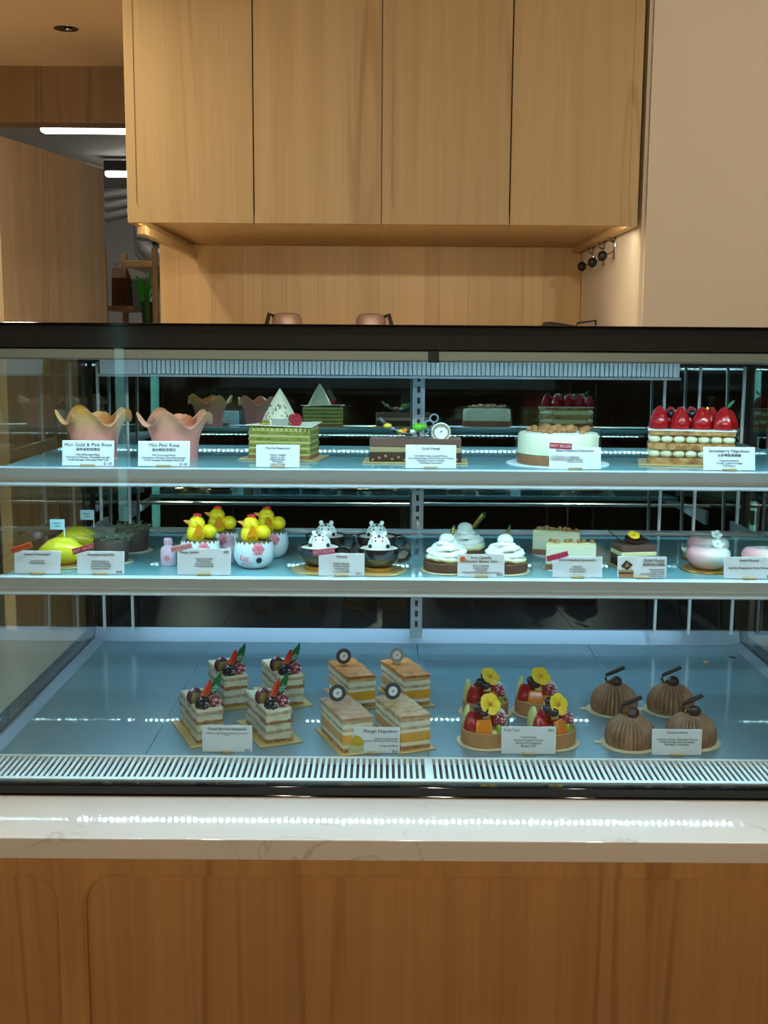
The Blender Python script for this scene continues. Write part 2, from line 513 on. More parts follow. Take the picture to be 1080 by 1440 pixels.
# ------------------------------------------------------------------ lamps
def downlight(x, y, lit, label, power=None):
    t = thing('downlight', label, 'ceiling light', (x, y, 2.4), 0, None)
    MB().lathe([(0.036, -0.0005), (0.047, -0.002), (0.047, 0.0), (0.036, 0.0)], 32, cap=False).build('trim_ring', M['ceiling'], t)
    MB().lathe([(0.036, -0.001), (0.030, -0.0006), (0.001, -0.0004)], 32, cap=False).build('reflector', M['black'], t)
    MB().ell((0.006, 0, -0.003), (0.012, 0.012, 0.004)).build('lamp_lens', M['chrome'], t)
    if lit:
        ld = bpy.data.lights.new('downlight_lamp', 'AREA'); ld.shape = 'DISK'; ld.size = 0.1
        ld.spread = math.radians(170 if 2.45 < y < 2.55 else 70)
        ld.energy = DOWN_W if power is None else power; ld.color = WARM
        lo = bpy.data.objects.new('downlight_lamp', ld); COL.objects.link(lo)
        lo.parent = t; lo.location = (0, 0, -0.012)
    return t
downlight(-0.942, 3.53, False, 'round black recessed downlight in the ceiling above the kitchen opening')
LAMP_AT = ['in front of the left end of the counter', 'in front of the middle of the counter', 'in front of the right end of the counter', 'beyond the left end of the cake case', 'beyond the right end of the cake case', 'behind the customer on the left', 'behind the customer on the right', 'over the service aisle by the kitchen', 'over the far left of the service aisle']
for lx, ly, pw in ((-0.9, 1.0, .5), (0.0, 1.0, .5), (0.9, 1.0, .5), (-1.5, 1.6, .8), (1.5, 1.5, 1.1), (-0.8, -0.9, 1.3), (0.8, -0.9, 1.3), (-1.0, 2.5, 3.0), (-1.7, 2.7, 7)):
    downlight(lx, ly, True, 'lit warm recessed downlight %s' % LAMP_AT.pop(0), DOWN_W * pw)['group'] = 'lit ceiling downlights'

def track_spot(x, y, aim, power):
    t = thing('track_spotlight', '%s ceiling spotlight far behind the customer, aimed at the cabinets' % ('left' if x < -.5 else 'right' if x > .5 else 'middle'), 'spotlight', (x, y, 2.4), 0, 'spotlights aimed at the cabinets')
    MB().lathe([(.02, 0), (.02, -.02), (.008, -.022), (.008, -.06)], 16).build('stem', M['black_matt'], t)
    d = Vector(aim) - Vector((x, y, 2.30))
    q = d.to_track_quat('-Z', 'Y').to_euler()
    h = MB().lathe([(.001, .07), (.045, .068), (.05, .06), (.055, -.03), (.050, -.03), (.048, -.01), (.001, -.008)], 24).build('lamp_head', M['black_matt'], t)
    h.location = (0, 0, -.10); h.rotation_euler = q
    ld = bpy.data.lights.new('spot_lamp', 'SPOT'); ld.energy = power; ld.color = WARM; ld.spot_size = math.radians(40); ld.spot_blend = 0.9; ld.shadow_soft_size = 0.05
    lo = bpy.data.objects.new('spot_lamp', ld); COL.objects.link(lo); lo.parent = h; lo.location = (0, 0, -.035)
    return t
for sx, sy in ((-1.2, -3.2), (0.0, -3.4), (1.2, -3.2)):
    track_spot(sx, sy, (sx * .5 + .25, 2.9, 1.98), SPOT_W)

def linear_light(x0, x1, y, z, label):
    t = thing('linear_light', label, 'ceiling light', ((x0 + x1) / 2, y, z))
    h = (x1 - x0) / 2
    MB().box(-h, h, -0.03, 0.03, 0.026, 0.08, 0.003).build('housing', M['black_matt'], t)
    MB().box(-h + .005, h - .005, -0.028, 0.028, 0.0, 0.026, 0.006).build('diffuser', emit('tube_glow', (1, 0.95, 0.84), 22.0), t)
    return t
def fill_globe(x, y, z, k, label):  # globe lamps added out of view to brighten the ceiling and beige wall
    t = thing('fill_lamp', label, 'added lamp', (x, y, 2.4))
    MB().lathe([(.045, 0), (.045, -.02), (.004, -.024), (.004, z - 2.4 + .08)], 18).build('cord_and_rose', M['black_matt'], t)
    MB().ell((0, 0, z - 2.4), (.075, .075, .075), 24, 14).build('glow_globe', emit('fill_glow', WARM, GLOBE * k), t)
    return t
fill_globe(-1.5, 2.3, 2.10, 0.2, 'glowing globe added out of view to brighten the ceiling by the kitchen opening')
fill_globe(1.35, 1.55, 2.12, 1.0, 'glowing globe added out of view to brighten the beige wall')
def under_light():
    t = thing('under_cabinet_light', 'slim light strip hidden behind the lower edge of the wall cabinets', 'light strip', (-0.0085, 2.842, 1.7905))
    MB().box(-.57, .57, -.006, .006, -.001, .0, .0003, seg=1).build('strip_housing', M['alu'], t)
    d = MB().rows([[(-.565, -.004, 0), (.565, -.004, 0)], [(-.565, .004, 0), (.565, .004, 0)]], False, m=T(0, 0.004, -.006, rx=math.radians(40))).build('strip_diffuser', emit('warm_strip', WARM, UNDER), t, smooth=0)
under_light()
linear_light(-1.46, -0.75, 5.02, 2.36, 'near white linear light under the kitchen ceiling, just below the soffit')
linear_light(-1.505, -0.75, 6.33, 2.36, 'far white linear light deeper in the kitchen, beside the upper cabinet')
linear_light(-2.9, -2.2, 5.4, 2.36, 'white linear light out of view deep in the kitchen')

# ------------------------------------------------------------------ kitchen contents
M['pipe'] = mat('grey_pipe', rgb(120, 124, 126), 0.4, 0.3, vary=0.05)
for k, (zz, xx) in enumerate(((2.19, -1.075), (2.14, -1.12), (2.09, -1.165))):
    pts = [(-1.9, 6.0, zz + 0.03), (-1.5, 5.7, zz + 0.02), (-1.3, 5.5, zz - 0.03), (xx, 5.35, zz - 0.02), (xx + 0.06, 5.35, zz - 0.03), (-0.72, 5.35, zz - 0.03)]
    tag(MB().tube(pts, 0.02, 12).build('ceiling_pipe', M['pipe']), ['topmost of the three grey pipes bending below the kitchen ceiling', 'middle of the three grey pipes bending below the kitchen ceiling', 'lowest of the three grey pipes bending below the kitchen ceiling'][k], 'pipe', 'pipes under the kitchen ceiling')
YP = (5.50, 5.25)
for k, (xx, r, lab) in enumerate(((-1.165, 0.020, 'slim upright grey pipe nearest the open kitchen door'), (-1.085, 0.034, 'thick upright grey duct pipe in the kitchen behind the cabinet corner'))):
    pts = [(xx, YP[k], 2.06), (xx, YP[k], 1.95)] + [(xx + 0.06 * (1 - math.cos(a)), YP[k], 1.93 - 0.06 * math.sin(a)) for a in [math.radians(d) for d in range(0, 91, 15)]] + [(-0.72, YP[k], 1.87)]
    tag(MB().tube(pts, r, 14).build('duct_pipe', M['pipe']), lab, 'pipe')
rk = thing('storage_rack', 'brown wooden storage rack in the kitchen seen past the open door', 'shelf', (-1.08, 5.1, 0))
for xx in (-0.105, 0.112):
    for yy in (-0.2, 0.2):
        MB().box(xx - .012, xx + .012, yy - .012, yy + .012, 0, 1.88, 0.002).build('upright', M['oak' if (xx < 0 and yy < 0) else 'oak_dark'], rk)
for zz in (1.1, 1.62, 1.80):
    if zz == 1.80:
        MB().box(-0.02, 0.13, -0.2, 0.2, zz, zz + .025, 0.002).build('shelf_board', M['oak'], rk)
    else:
        MB().box(-0.12, 0.11 if zz < 1.5 else 0.03, -0.22, 0.22, zz, zz + .018, 0.002).build('shelf_board', M['oak_dark'], rk)
bg = thing('paper_bag', 'dark brown paper bag standing on the kitchen rack', 'bag', (-1.135, 5.02, 1.639))
MB().rows([[(-.035, -.05, 0), (.035, -.05, 0), (.035, .05, 0), (-.035, .05, 0)], [(-.033, -.045, .12), (.03, -.045, .12), (.03, .045, .12), (-.033, .045, .12)], [(-.036, -.02, .16), (.022, -.02, .16), (.022, .02, .16), (-.036, .02, .16)]], True, True, False).build('bag_body', mat('kraft_paper', rgb(88, 58, 36), 0.8), bg, smooth=0)
MB().tube([(-.02, -.02, .155), (-.018, -.02, .18), (.008, -.02, .18), (.01, -.02, .155)], 0.002, 6).build('handle', mat('kraft_cord', rgb(110, 76, 48), 0.8), bg)
bx = thing('storage_box', 'grey blue storage box on the kitchen rack beside the brown bag', 'box', (-1.095, 5.14, 1.639))
MB().box(-.04, .045, -.05, .05, 0, .11, .004).build('box_body', mat('grey_box', rgb(120, 128, 134), 0.6), bx)
MB().box(-.043, .048, -.053, .053, .11, .125, .003).build('lid', mat('grey_lid', rgb(142, 148, 152), 0.6), bx)
gp = thing('artificial_plant', 'bright green strap-leaved plant hanging over the kitchen rack edge', 'plant', (-1.02, 4.9, 1.60))
M['leaf_green'] = mat('bright_green_leaf', rgb(60, 206, 30), 0.45, vary=0.25, scale=20)
for k in range(9):
    a = -0.4 + 0.13 * k; L_ = 0.16 + 0.03 * (k % 3)
    pts = [(0.03 * k / 8 - .03 + math.sin(a) * L_ * t * 0.8, -0.01 * (k % 4), 0.02 + L_ * (1.35 * t - 0.75 * t * t) * (1 if k % 2 else .8)) for t in [i / 7 for i in range(8)]]
    MB().tube(pts, [0.005, 0.010, 0.014, 0.016, 0.015, 0.012, 0.008, 0.001], 6, flat=0.3).build('leaf', M['leaf_green'], gp)
MB().lathe([(.03, -.10), (.042, 0.02), (.038, 0.022), (.03, 0.0)], 20).build('pot', mat('dark_green_pot', rgb(16, 70, 22), 0.5), gp)
gp.location = (-1.005, 4.93, 1.6352); gp.scale = (.8, .8, .95)
MB().box(-0.025, 0.12, -0.22, 0.2, 1.52, 1.54, 0.002).build('shelf_board', M['oak_dark'], rk)
slab('wall_pier', -1.18, -0.701, 5.60, 5.68, 0, 2.46, 'grey_wall')
sw = thing('wall_switch', 'small black switch box on the grey kitchen wall above the plant', 'switch', (-1.09, 5.599, 1.98), PI / 2)
MB().box(-.012, 0, -.02, .02, -.03, .03, .003).build('case', M['black_matt'], sw)
MB().box(-.015, -.012, -.012, .012, -.016, .016, .002).build('rocker', M['black'], sw)

# ------------------------------------------------------------------ wall cabinets
ZB, ZT = 1.775, 2.398
def cabinet(xa, xm, xb, label):
    t = thing('wall_cabinet', label, 'cabinet', (xa, 2.8, ZB), 0, 'wall cabinets over the service counter')
    w = xb - xa; h = ZT - ZB
    c = MB()
    c.box(0.0, 0.018, 0.022, 0.848, 0.016 if xa > -.3 else 0.0, h); c.box(w - .018, w, 0.022, 0.848, 0.016 if xa < -.3 else 0.0, h)
    c.box(0.018, w - .018, 0.022, 0.848, h - .018, h); c.box(0.018, w - .018, 0.83, 0.848, 0.018, h - .018)
    c.build('carcass', M['oak'], t)
    MB().box(0.018, w - .018, 0.022, 0.83, 0.016, 0.030).build('bottom_panel', M['oak'], t)
    MB().box(0, w, 0.0212, 0.0235, 0.0005, 0.016).build('light_stop', M['oak'], t)  # unseen strip added to stop the under-light leaking through the door gaps
    def door(x0, x1, side):
        g = 0.0014
        d = MB().box(x0 + g, x1 - g, 0.003, 0.021, 0.0005, h, 0.001, seg=1).build('door', M['oak'], t)
        s, b, r = 0.023, 0.021, 0.030
        if side < 0:
            poly = [(x0 + g, h), (x0 + g, 0.0005), (x1 - g, 0.0005), (x1 - g, b)]
            poly += [(x0 + s + r - r * math.sin(q), b + r - r * math.cos(q)) for q in [math.radians(a) for a in range(0, 91, 10)]] + [(x0 + s, h)]
        else:
            poly = [(x0 + g, b), (x0 + g, 0.0005), (x1 - g, 0.0005), (x1 - g, h), (x1 - s, h)]
            poly += [(x1 - s - r + r * math.cos(q), b + r - r * math.sin(q)) for q in [math.radians(a) for a in range(0, 91, 10)]]
        mb = MB().prism(poly, 0.001, 0.003, Matrix(((1, 0, 0, 0), (0, 0, 1, 0), (0, 1, 0, 0), (0, 0, 0, 1))))
        mb.build('door_border', M['oak'], d, smooth=0).pass_index = d.pass_index
    door(0, xm - xa, -1); door(xm - xa, w, 1)
    return t
cabinet(-0.617, -0.3145, -0.01125, 'left oak wall cabinet with two tall doors, next to the kitchen opening')
cb2 = cabinet(-0.01125, 0.2940, 0.6000, 'right oak wall cabinet with two tall doors, next to the beige wall')
tag(MB().box(-0.606, -0.586, 2.86, 3.648, 1.753, 1.774, 0.001).build('light_pelmet', M['oak']), 'oak pelmet strip under the left end of the wall cabinets', 'trim')

# coat hooks on the cream recess wall
for k, (y, z) in enumerate(((3.444, 1.727), (3.269, 1.727), (3.121, 1.734))):
    t = thing('wall_hook', ['chrome hook with black knob, furthest from the corner edge of the cream wall', 'middle chrome hook with black knob on the cream recess wall', 'chrome hook with black knob nearest the bright front edge of the cream wall'][k], 'hook', (0.6119, y, z), 0, 'hooks on the cream recess wall')
    MB().box(-.004, 0, -.009, .009, -.015, .05, .0015).build('base_plate', M['chrome'], t)
    MB().tube([(-.003, 0, .005), (-.018, 0, -.004), (-.03, 0, -.004)], [.005, .005, .005], 10).build('stem', M['chrome'], t)
    MB().tube([(-.003, 0, .03), (-.016, 0, .036), (-.02, 0, .05)], .003, 8).build('upper_prong', M['chrome'], t)
    MB().ell((-.034, 0, -.006), (.013, .015, .014)).build('knob', M['black_matt'], t)

# things whose tops show above the case
M['mauve'] = mat('mauve_metal', rgb(178, 150, 138), 0.4, 0.25, vary=0.06, scale=12)
def kettle(x, side, label):
    t = thing('metal_jug', label, 'jug', (x, 3.38, 1.4405), 0, 'jugs behind the case')
    MB().lathe([(.030, 0), (.043, .01), (.045, .09), (.043, .122), (.036, .134), (.02, .138), (.001, .138)], 28).build('body', M['mauve'], t)
    MB().tube([(side * .042, 0, .03), (side * .06, 0, .05), (side * .062, 0, .1), (side * .052, 0, .136), (side * .04, 0, .128)], .006, 10).build('handle', M['black_matt'], t)
    return t
kettle(-0.286, -1, 'mauve metal jug with a dark handle showing above the case, left one of two')
kettle(-0.042, 1, 'mauve metal jug with a dark handle showing above the case, next to the middle')
t = thing('black_basket', 'black tray with a wire handle showing above the case near the cream wall', 'tray', (0.535, 3.38, 1.44))
MB().rows([[(-.072, -.06, 0), (.02, -.06, 0), (.02, .06, 0), (-.072, .06, 0)], [(-.074, -.065, .105), (.022, -.065, .105), (.022, .065, .105), (-.074, .065, .105)], [(-.066, -.06, .118), (-.02, -.06, .112), (-.02, .06, .112), (-.066, .06, .118)]], True, True, True).build('tray', M['black_matt'], t)
MB().tube([(.015, -.03, .09), (.02, -.03, .115), (.072, -.03, .122), (.074, -.03, .06), (.02, -.03, .05)], .003, 8).build('handle', M['black_matt'], t)

fr = thing('service_fridge', 'dark service fridge seen through the right end of the glass case', 'fridge', (1.02, 2.45, 0))
MB().box(-.36, .36, -.24, .28, 0, 1.47, .004).build('body', M['black_matt'], fr)
fd = MB().box(-.355, .355, -.262, -.242, .1, 1.46, .004).build('door', M['black'], fr)
MB().box(-.32, -.30, -.285, -.262, .7, 1.2, .004).build('handle', M['alu'], fd)
# ------------------------------------------------------------------ counter
ctr = thing('service_counter', 'oak-fronted counter under the pale stone top', 'counter', (0, 1.2, 0))
def yz(m=None):
    return Matrix(((1, 0, 0, 0), (0, 0, 1, 0), (0, 1, 0, 0), (0, 0, 0, 1)))
def front_frame(x0, x1, ox0, ox1):
    z0, z1, iz0, iz1, r = 0.10, 0.937, 0.20, 0.9075, 0.034
    inner = round_rect(ox0, ox1, iz0, iz1, r, 8)
    cx, cz = (ox0 + ox1) / 2, (iz0 + iz1) / 2
    outer = []
    for (px, pz) in inner:
        # match corners of the outer rectangle to the middle of each arc
        outer.append([px, pz])
    n = 9
    for q, (sx, sz) in enumerate(((x1, z1), (x0, z1), (x0, z0), (x1, z0))):
        for k in range(n):
            i = q * n + k
            if k == n // 2: outer[i] = [sx, sz]
            elif (k < n // 2) == (q % 2 == 0): outer[i] = [sx, inner[i][1]]
            else: outer[i] = [inner[i][0], sz]
    def row(pts, d): return [(p[0], d, p[1]) for p in pts]
    wide = round_rect(ox0 - .0035, ox1 + .0035, iz0 - .0035, iz1 + .0035, r + .0035, 8)
    mb = MB().rows([row(outer, 0.018), row(outer, 0), row(wide, 0), row(inner, 0.004), row(inner, 0.018)], True)
    f = mb.build('front_frame', M['oak_low'], ctr, smooth=25); f.pass_index = 5
    MB().box(ox0 - .02, ox1 + .02, 0.0095, 0.0175, iz0 - .02, iz1 + .02).build('front_panel', M['oak_low'], ctr).pass_index = 5
    return f
front_frame(-1.15, -0.3475, -1.10, -0.364)
front_frame(-0.3475, 0.462, -0.331, 0.446)
front_frame(0.462, 1.27, 0.478, 1.22)
MB().box(-1.15, 1.27, 0.018, 0.85, 0.0, 0.937).build('body', M['oak_low'], ctr)
tag(MB().box(-1.2, 1.32, 1.18, 2.08, 0.938, 0.962, 0.0015).build('stone_worktop', M['stone']), 'pale veined stone worktop carrying the glass cake case', 'worktop')

# ================================================================== DISPLAY CASE
CX0, CX1 = -0.505, 0.625
CF, CB = 1.30, 1.99
ZC, ZD, ZTOP = 0.962, 0.977, 1.518
case = thing('cake_display_case', 'glass cake display case with black top and two lit shelves', 'display case', (0, 0, 0))
# base and deck
MB().box(CX0 - .03, CX1 + .03, CF - .004, CB + .02, ZC, ZD - .012, 0.002).build('base_plinth', M['black'], case)
MB().box(CX0 - .03, CX0 + .001, CF + .002, CB + .02, ZD - .012, ZD + .004, 0.001).build('base_side_rail', M['black'], case)
MB().box(CX1 - .001, CX1 + .03, CF + .002, CB + .02, ZD - .012, ZD + .004, 0.001).build('base_side_rail', M['black'], case)
MB().box(CX0 - .03, CX1 + .03, CF - .004, CF + .010, ZD - .012, ZD - .001, 0.001).build('front_sill', M['black'], case)
for xa, xb in ((CX0 + .004, -0.3016), (-0.3014, 0.0589), (0.0591, 0.3569), (0.3571, CX1 - .004)):
    MB().box(xa, xb, 1.393, 1.945, ZD - .006, ZD, 0.0008, seg=1).build('deck_sheet', M['deck'], case)
MB().rows([[(CX0, 1.945, ZD + .001), (CX0, 1.958, 1.0), (CX0, 1.99, 1.0), (CX0, 1.99, ZD - .01), (CX0, 1.945, ZD - .01)], [(CX1, 1.945, ZD + .001), (CX1, 1.958, 1.0), (CX1, 1.99, 1.0), (CX1, 1.99, ZD - .01), (CX1, 1.945, ZD - .01)]], True, True, True).build('rear_ledge', M['ledge'], case, smooth=0)
for s, xx in ((1, CX0), (-1, CX1)):
    MB().rows([[(xx, 1.39, ZD), (xx + s * .018, 1.39, ZD + .0005), (xx + s * .004, 1.39, ZD + .006), (xx, 1.39, ZD + .006)], [(xx, 1.945, ZD), (xx + s * .018, 1.945, ZD + .0005), (xx + s * .004, 1.945, ZD + .006), (xx, 1.945, ZD + .006)]], True, True, True).build('deck_edge_trim', M['ledge'], case, smooth=0)
# front air grille: every slat a part
gtray = MB().box(CX0, CX1, 1.310, 1.392, ZD - .010, ZD - .009).build('grille_tray', M['black_matt'], case)
slat_me = None
xx = CX0 + 0.004
k = 0
while xx < CX1 - 0.004:
    if abs(xx + 0.0018 - 0.0565) < 0.0052:
        xx += 0.0073; continue
    if slat_me is None:
        o = MB().box(-.0019, .0019, 1.318, 1.388, -.0025, 0.0, 0.0005, seg=1).build('grille_slat', M['slat'], case, smooth=0)
        slat_me = o.data; o.location = (xx, 0, ZD)
    else:
        inst(slat_me, 'grille_slat', case, (xx, 0, ZD))
    xx += 0.0073
MB().box(0.0525, 0.0605, 1.314, 1.390, ZD - .008, ZD + .0005, 0.0006, seg=1).build('grille_joint', M['slat'], case)
for ya, yb in ((1.3115, 1.3195), (1.3865, 1.3925)):
    MB().box(CX0 + .002, CX1 - .002, ya, yb, ZD - .008, ZD + .0008, 0.0006, seg=1).build('grille_frame', M['slat'], case)
# glass
MB().box(CX0 - .02, CX1 + .02, CF, CF + .005, ZD, 1.490, 0).build('front_glass', M['glass'], case)
MB().box(CX0 - .02, CX1 + .02, CF, CF + .008, 1.4905, ZTOP - .004, 0).build('glass_fascia', M['fascia'], case)
MB().box(CX0 - .0035, CX0 - .0005, CF + .012, 1.975, ZD + .004, 1.49, 0).build('end_glass', M['end_glass'], case)
MB().box(CX1 + .0005, CX1 + .0035, CF + .012, 1.975, ZD + .004, 1.49, 0).build('end_glass', M['end_glass'], case)
# top
MB().box(CX0 - .03, CX1 + .03, CF - .003, 2.03, ZTOP - .004, ZTOP, 0.001).build('top_panel', M['black'], case)
MB().box(CX0, CX1, CF + .04, 1.97, 1.492, 1.512, 0.001).build('top_lining', M['alu_light'], case)
MB().box(CX0, CX1, CF + .012, CF + .030, 1.4765, 1.4905, 0.002).build('top_front_rail', M['alu_dull'], case)
MB().box(0.049, 0.061, CF + .008, CF + .012, 1.476, 1.492, 0.001).build('rail_clip', M['black_matt'], case)
# rear air outlet with upright ribs
MB().box(-0.46, 0.475, 1.858, 1.90, 1.441, 1.492, 0.001).build('air_outlet_housing', M['alu_light'], case)
rib = None
for k in range(118):
    xx = -0.392 + k * 0.00733
    if rib is None:
        rib = MB().box(-.0029, .0029, 1.849, 1.858, 1.4455, 1.4705, 0.0006, seg=1).build('outlet_rib', M['slat'], case, smooth=0)
        rib.location.x = xx; rib = rib.data
    else:
        inst(rib, 'outlet_rib', case, (xx, 0, 0))
MB().box(-0.46, 0.475, 1.846, 1.858, 1.4405, 1.4445, 0.0006, seg=1).box(-0.46, 0.475, 1.846, 1.858, 1.471, 1.4745, 0.0006, seg=1).build('outlet_frame', M['alu'], case)
MB().box(CX0, CX1, 1.90, 1.97, 1.462, 1.492).build('rear_header', M['black_matt'], case)
# rear sliding doors, leaning back a little
tl = math.radians(-1.7)
for xa, xb, dy in ((CX0 + .004, 0.062, 0.0), (0.050, CX1 - .004, 0.007)):
    d = MB().box(xa, xb, 0, 0.004, 0.105, 0.462).build('sliding_door', M['mirror'], case)
    d.location = (0, 1.960 + dy, 1.0); d.rotation_euler = (tl, 0, 0)
    fr = MB().box(xa, xb, -0.001, 0.006, 0.0, 0.105, 0.0005, seg=1).build('door_kick_panel', M['black'], d)
for xa in (CX0 - .022, CX1 - .006):
    MB().box(xa, xa + .028, 1.976, 1.992, ZD, 1.492, 0.001).build('corner_post', M['black_matt'], case)
# pillar with slots carrying the shelves
pl = MB().box(0.046, 0.066, 1.895, 1.915, 1.0, 1.462, 0.001).build('shelf_standard', M['alu'], case)
sl = MB()
for k in range(24):
    sl.box(0.0535, 0.0585, 1.894, 1.8952, 1.02 + k * .018, 1.03 + k * .018)
sl.build('slots', M['black_matt'], pl, smooth=0)
for xa in (CX0 + .020, CX1 - .024, CX1 - .098, CX0 + .069, CX1 - .157):
    MB().box(xa, xa + .0045, 1.93, 1.937, 1.0, 1.462, 0.001).build('rear_standard', M['alu_light'], case)

LEDC = emit('led_chip_top', (0.50, 0.84, 1.0), LED_TOP)
LEDS = emit('led_chip_shelf', (0.50, 0.84, 1.0), LED_SHELF)
LEDL = emit('led_chip_low', (0.50, 0.84, 1.0), LED_LOW)
LEDR = emit('led_chip_rear', (0.62, 0.86, 1.0), LED_REAR)
def led_strip(x0, x1, y, z, material, parent, tilt=0.0, pitch=0.0105):
    mb = MB(); n = int((x1 - x0) / pitch)
    for k in range(n):
        cx = x0 + (k + .5) * (x1 - x0) / n
        m = T(cx, y, z, rx=tilt)
        mb.rows([[(-.0026, -.0022, 0), (.0026, -.0022, 0)], [(-.0026, .0022, 0), (.0026, .0022, 0)]], False, m=m)
    return mb.build('led_chips', material, parent, smooth=0, kind='stuff')
def channel(x0, x1, y, z, parent, name='led_channel'):
    return MB().box(x0, x1, y - .006, y + .006, z + .001, z + .005, 0.0008, seg=1).build(name, M['alu_light'], parent)
ch = channel(CX0 + .01, CX1 - .01, CF + .038, 1.4795, case)
led_strip(CX0 + .015, CX1 - .015, CF + .038, 1.48035, LEDC, ch)
ch = channel(CX0 + .05, CX1 - .05, 1.72, 1.4855, case)
led_strip(CX0 + .055, CX1 - .055, 1.72, 1.48635, LEDR, ch)

SX0, SX1 = -0.467, 0.587
def shelf(z, name_lab, chips):
    s = MB().box(SX0 + .003, SX1 - .003, 1.372, 1.690, z - .008, z - .001, 0.0006, seg=1).build('shelf', M['shelf'], case, label=name_lab)
    r = MB()
    prof = [(1.356, z), (1.372, z + .0006), (1.380, z - .001), (1.380, z - .010), (1.368, z - .0125), (1.368, z - .020), (1.360, z - .022), (1.356, z - .020), (1.3585, z - .0145), (1.3565, z - .011)]
    r.rows([[(SX0, y, zz) for y, zz in prof], [(SX1, y, zz) for y, zz in prof]], True, True, True)
    r.build('front_rail', M['rail'], s, smooth=20)
    c = channel(SX0 + .01, SX1 - .01, 1.3665, z - .0225, s)
    led_strip(SX0 + .012, SX1 - .012, 1.3665, z - .02165, chips, s)
    for xa in (SX0, 0.053, SX1 - .006):
        MB().rows([[(xa, 1.385, z - .009), (xa, 1.90, z - .009), (xa, 1.90, z - .035), (xa, 1.70, z - .022), (xa, 1.385, z - .013)], [(xa + .005, 1.385, z - .009), (xa + .005, 1.90, z - .009), (xa + .005, 1.90, z - .035), (xa + .005, 1.70, z - .022), (xa + .005, 1.385, z - .013)]], True, True, True).build('bracket', M['alu'], s, smooth=0)
    return s
Z1, Z2 = 1.347, 1.214
shelf(Z1, None, LEDS); s2 = shelf(Z2, None, LEDL)
# rear light rail at the height of the lower shelf
rl = MB().box(CX0 + .003, CX1 - .003, 1.762, 1.790, 1.2015, 1.206, 0.0008, seg=1).build('rear_light_rail', M['alu'], case)
led_strip(-0.500, 0.575, 1.778, 1.20135, LEDR, rl)

#@@ITEMS
# ================================================================== CAKES
# food and print materials
M['gold_board'] = mat('gold_cake_board', rgb(222, 186, 118), 0.32, 0.45, vary=0.08, scale=30)
M['gold_dark'] = mat('deep_gold_board', rgb(196, 140, 56), 0.3, 0.6, vary=0.08, scale=30)
M['white_board'] = mat('white_gold_board', rgb(226, 206, 168), 0.4, 0.15, vary=0.06, scale=30)
M['pastry'] = two_tone('baked_puff_pastry', rgb(206, 152, 90), rgb(156, 98, 46), 140, 0.4, 0.62, 0.7)
M['pastry_pale'] = two_tone('pale_pastry', rgb(214, 190, 150), rgb(168, 134, 94), 130, 0.45, 0.7, 0.7)
M['pastry_top'] = two_tone('caramelised_pastry', rgb(236, 158, 72), rgb(190, 104, 38), 90, 0.42, 0.7, 0.35, bump=0.6)
M['cream'] = mat('pastry_cream', rgb(242, 232, 206), 0.5, vary=0.04, scale=60, bump=0.2, sss=0.1)
M['cream_yellow'] = mat('custard_cream', rgb(240, 226, 168), 0.45, vary=0.05, scale=50, sss=0.1)
M['cream_pale'] = mat('pale_piped_cream', rgb(244, 238, 200), 0.4, vary=0.03, sss=0.1)
M['whip'] = mat('whipped_cream', rgb(246, 244, 234), 0.45, vary=0.02, scale=40, sss=0.1)
M['mango'] = mat('mango_flesh', rgb(240, 168, 40), 0.3, vary=0.12, scale=60, coat=0.4)
M['raspberry'] = two_tone('sugared_raspberry', rgb(150, 14, 36), rgb(246, 226, 232), 180, 0.42, 0.56, 0.4, up=True)
M['raspberry_plain'] = mat('raspberry_red', rgb(186, 26, 50), 0.35, vary=0.15, scale=200, coat=0.3)
M['blackberry'] = two_tone('sugared_blackberry', rgb(22, 20, 32), rgb(226, 228, 240), 200, 0.5, 0.6, 0.3, up=True)
M['blueberry'] = mat('blueberry_skin', rgb(18, 20, 34), 0.25, vary=0.25, scale=80, coat=0.4)
M['strawberry'] = two_tone('glazed_strawberry', rgb(168, 14, 20), rgb(222, 84, 52), 260, 0.62, 0.72, 0.12, bump=0.3)
M['straw_cut'] = gradient('cut_strawberry', [(0, rgb(244, 150, 100)), (0.5, rgb(226, 74, 44)), (1, rgb(204, 34, 30))], 2, 0, 0.03, 0.25)
M['fig'] = two_tone('sugared_fig', rgb(86, 22, 44), rgb(236, 214, 220), 150, 0.5, 0.62, 0.4, up=True)
M['fig_cut'] = mat('fig_flesh', rgb(128, 116, 52), 0.4, vary=0.2, scale=150)
M['green_choc'] = mat('green_chocolate_shard', rgb(16, 110, 54), 0.25, vary=0.15, scale=60)
M['white_print'] = mat('pale_print', rgb(206, 240, 226), 0.4, vary=0.02)
M['tag_grey'] = mat('grey_disc', rgb(70, 70, 76), 0.4, vary=0.1, scale=100)
M['tag_blue'] = mat('pale_grey_disc', rgb(150, 160, 176), 0.4, vary=0.08, scale=100)
M['tag_white'] = mat('white_disc', rgb(236, 236, 238), 0.4, vary=0.02)
M['tart'] = mat('tart_shell', rgb(196, 140, 88), 0.65, vary=0.1, scale=120, bump=0.3)
M['orange_fruit'] = mat('orange_peach', rgb(234, 128, 20), 0.22, vary=0.1, scale=60, coat=0.5)
M['kiwi'] = two_tone('kiwi_flesh', rgb(140, 176, 60), rgb(186, 206, 120), 90, 0.45, 0.6, 0.25)
M['melon'] = mat('pale_green_pear', rgb(206, 208, 132), 0.3, vary=0.08, scale=60, coat=0.3)
M['dragon'] = two_tone('dragon_fruit', rgb(226, 224, 228), rgb(40, 36, 46), 420, 0.62, 0.66, 0.35, bump=0.1)
M['petal_yellow'] = mat('yellow_petal', rgb(250, 206, 42), 0.5, vary=0.08, scale=60)
M['petal_core'] = mat('orange_flower_core', rgb(226, 132, 24), 0.5)
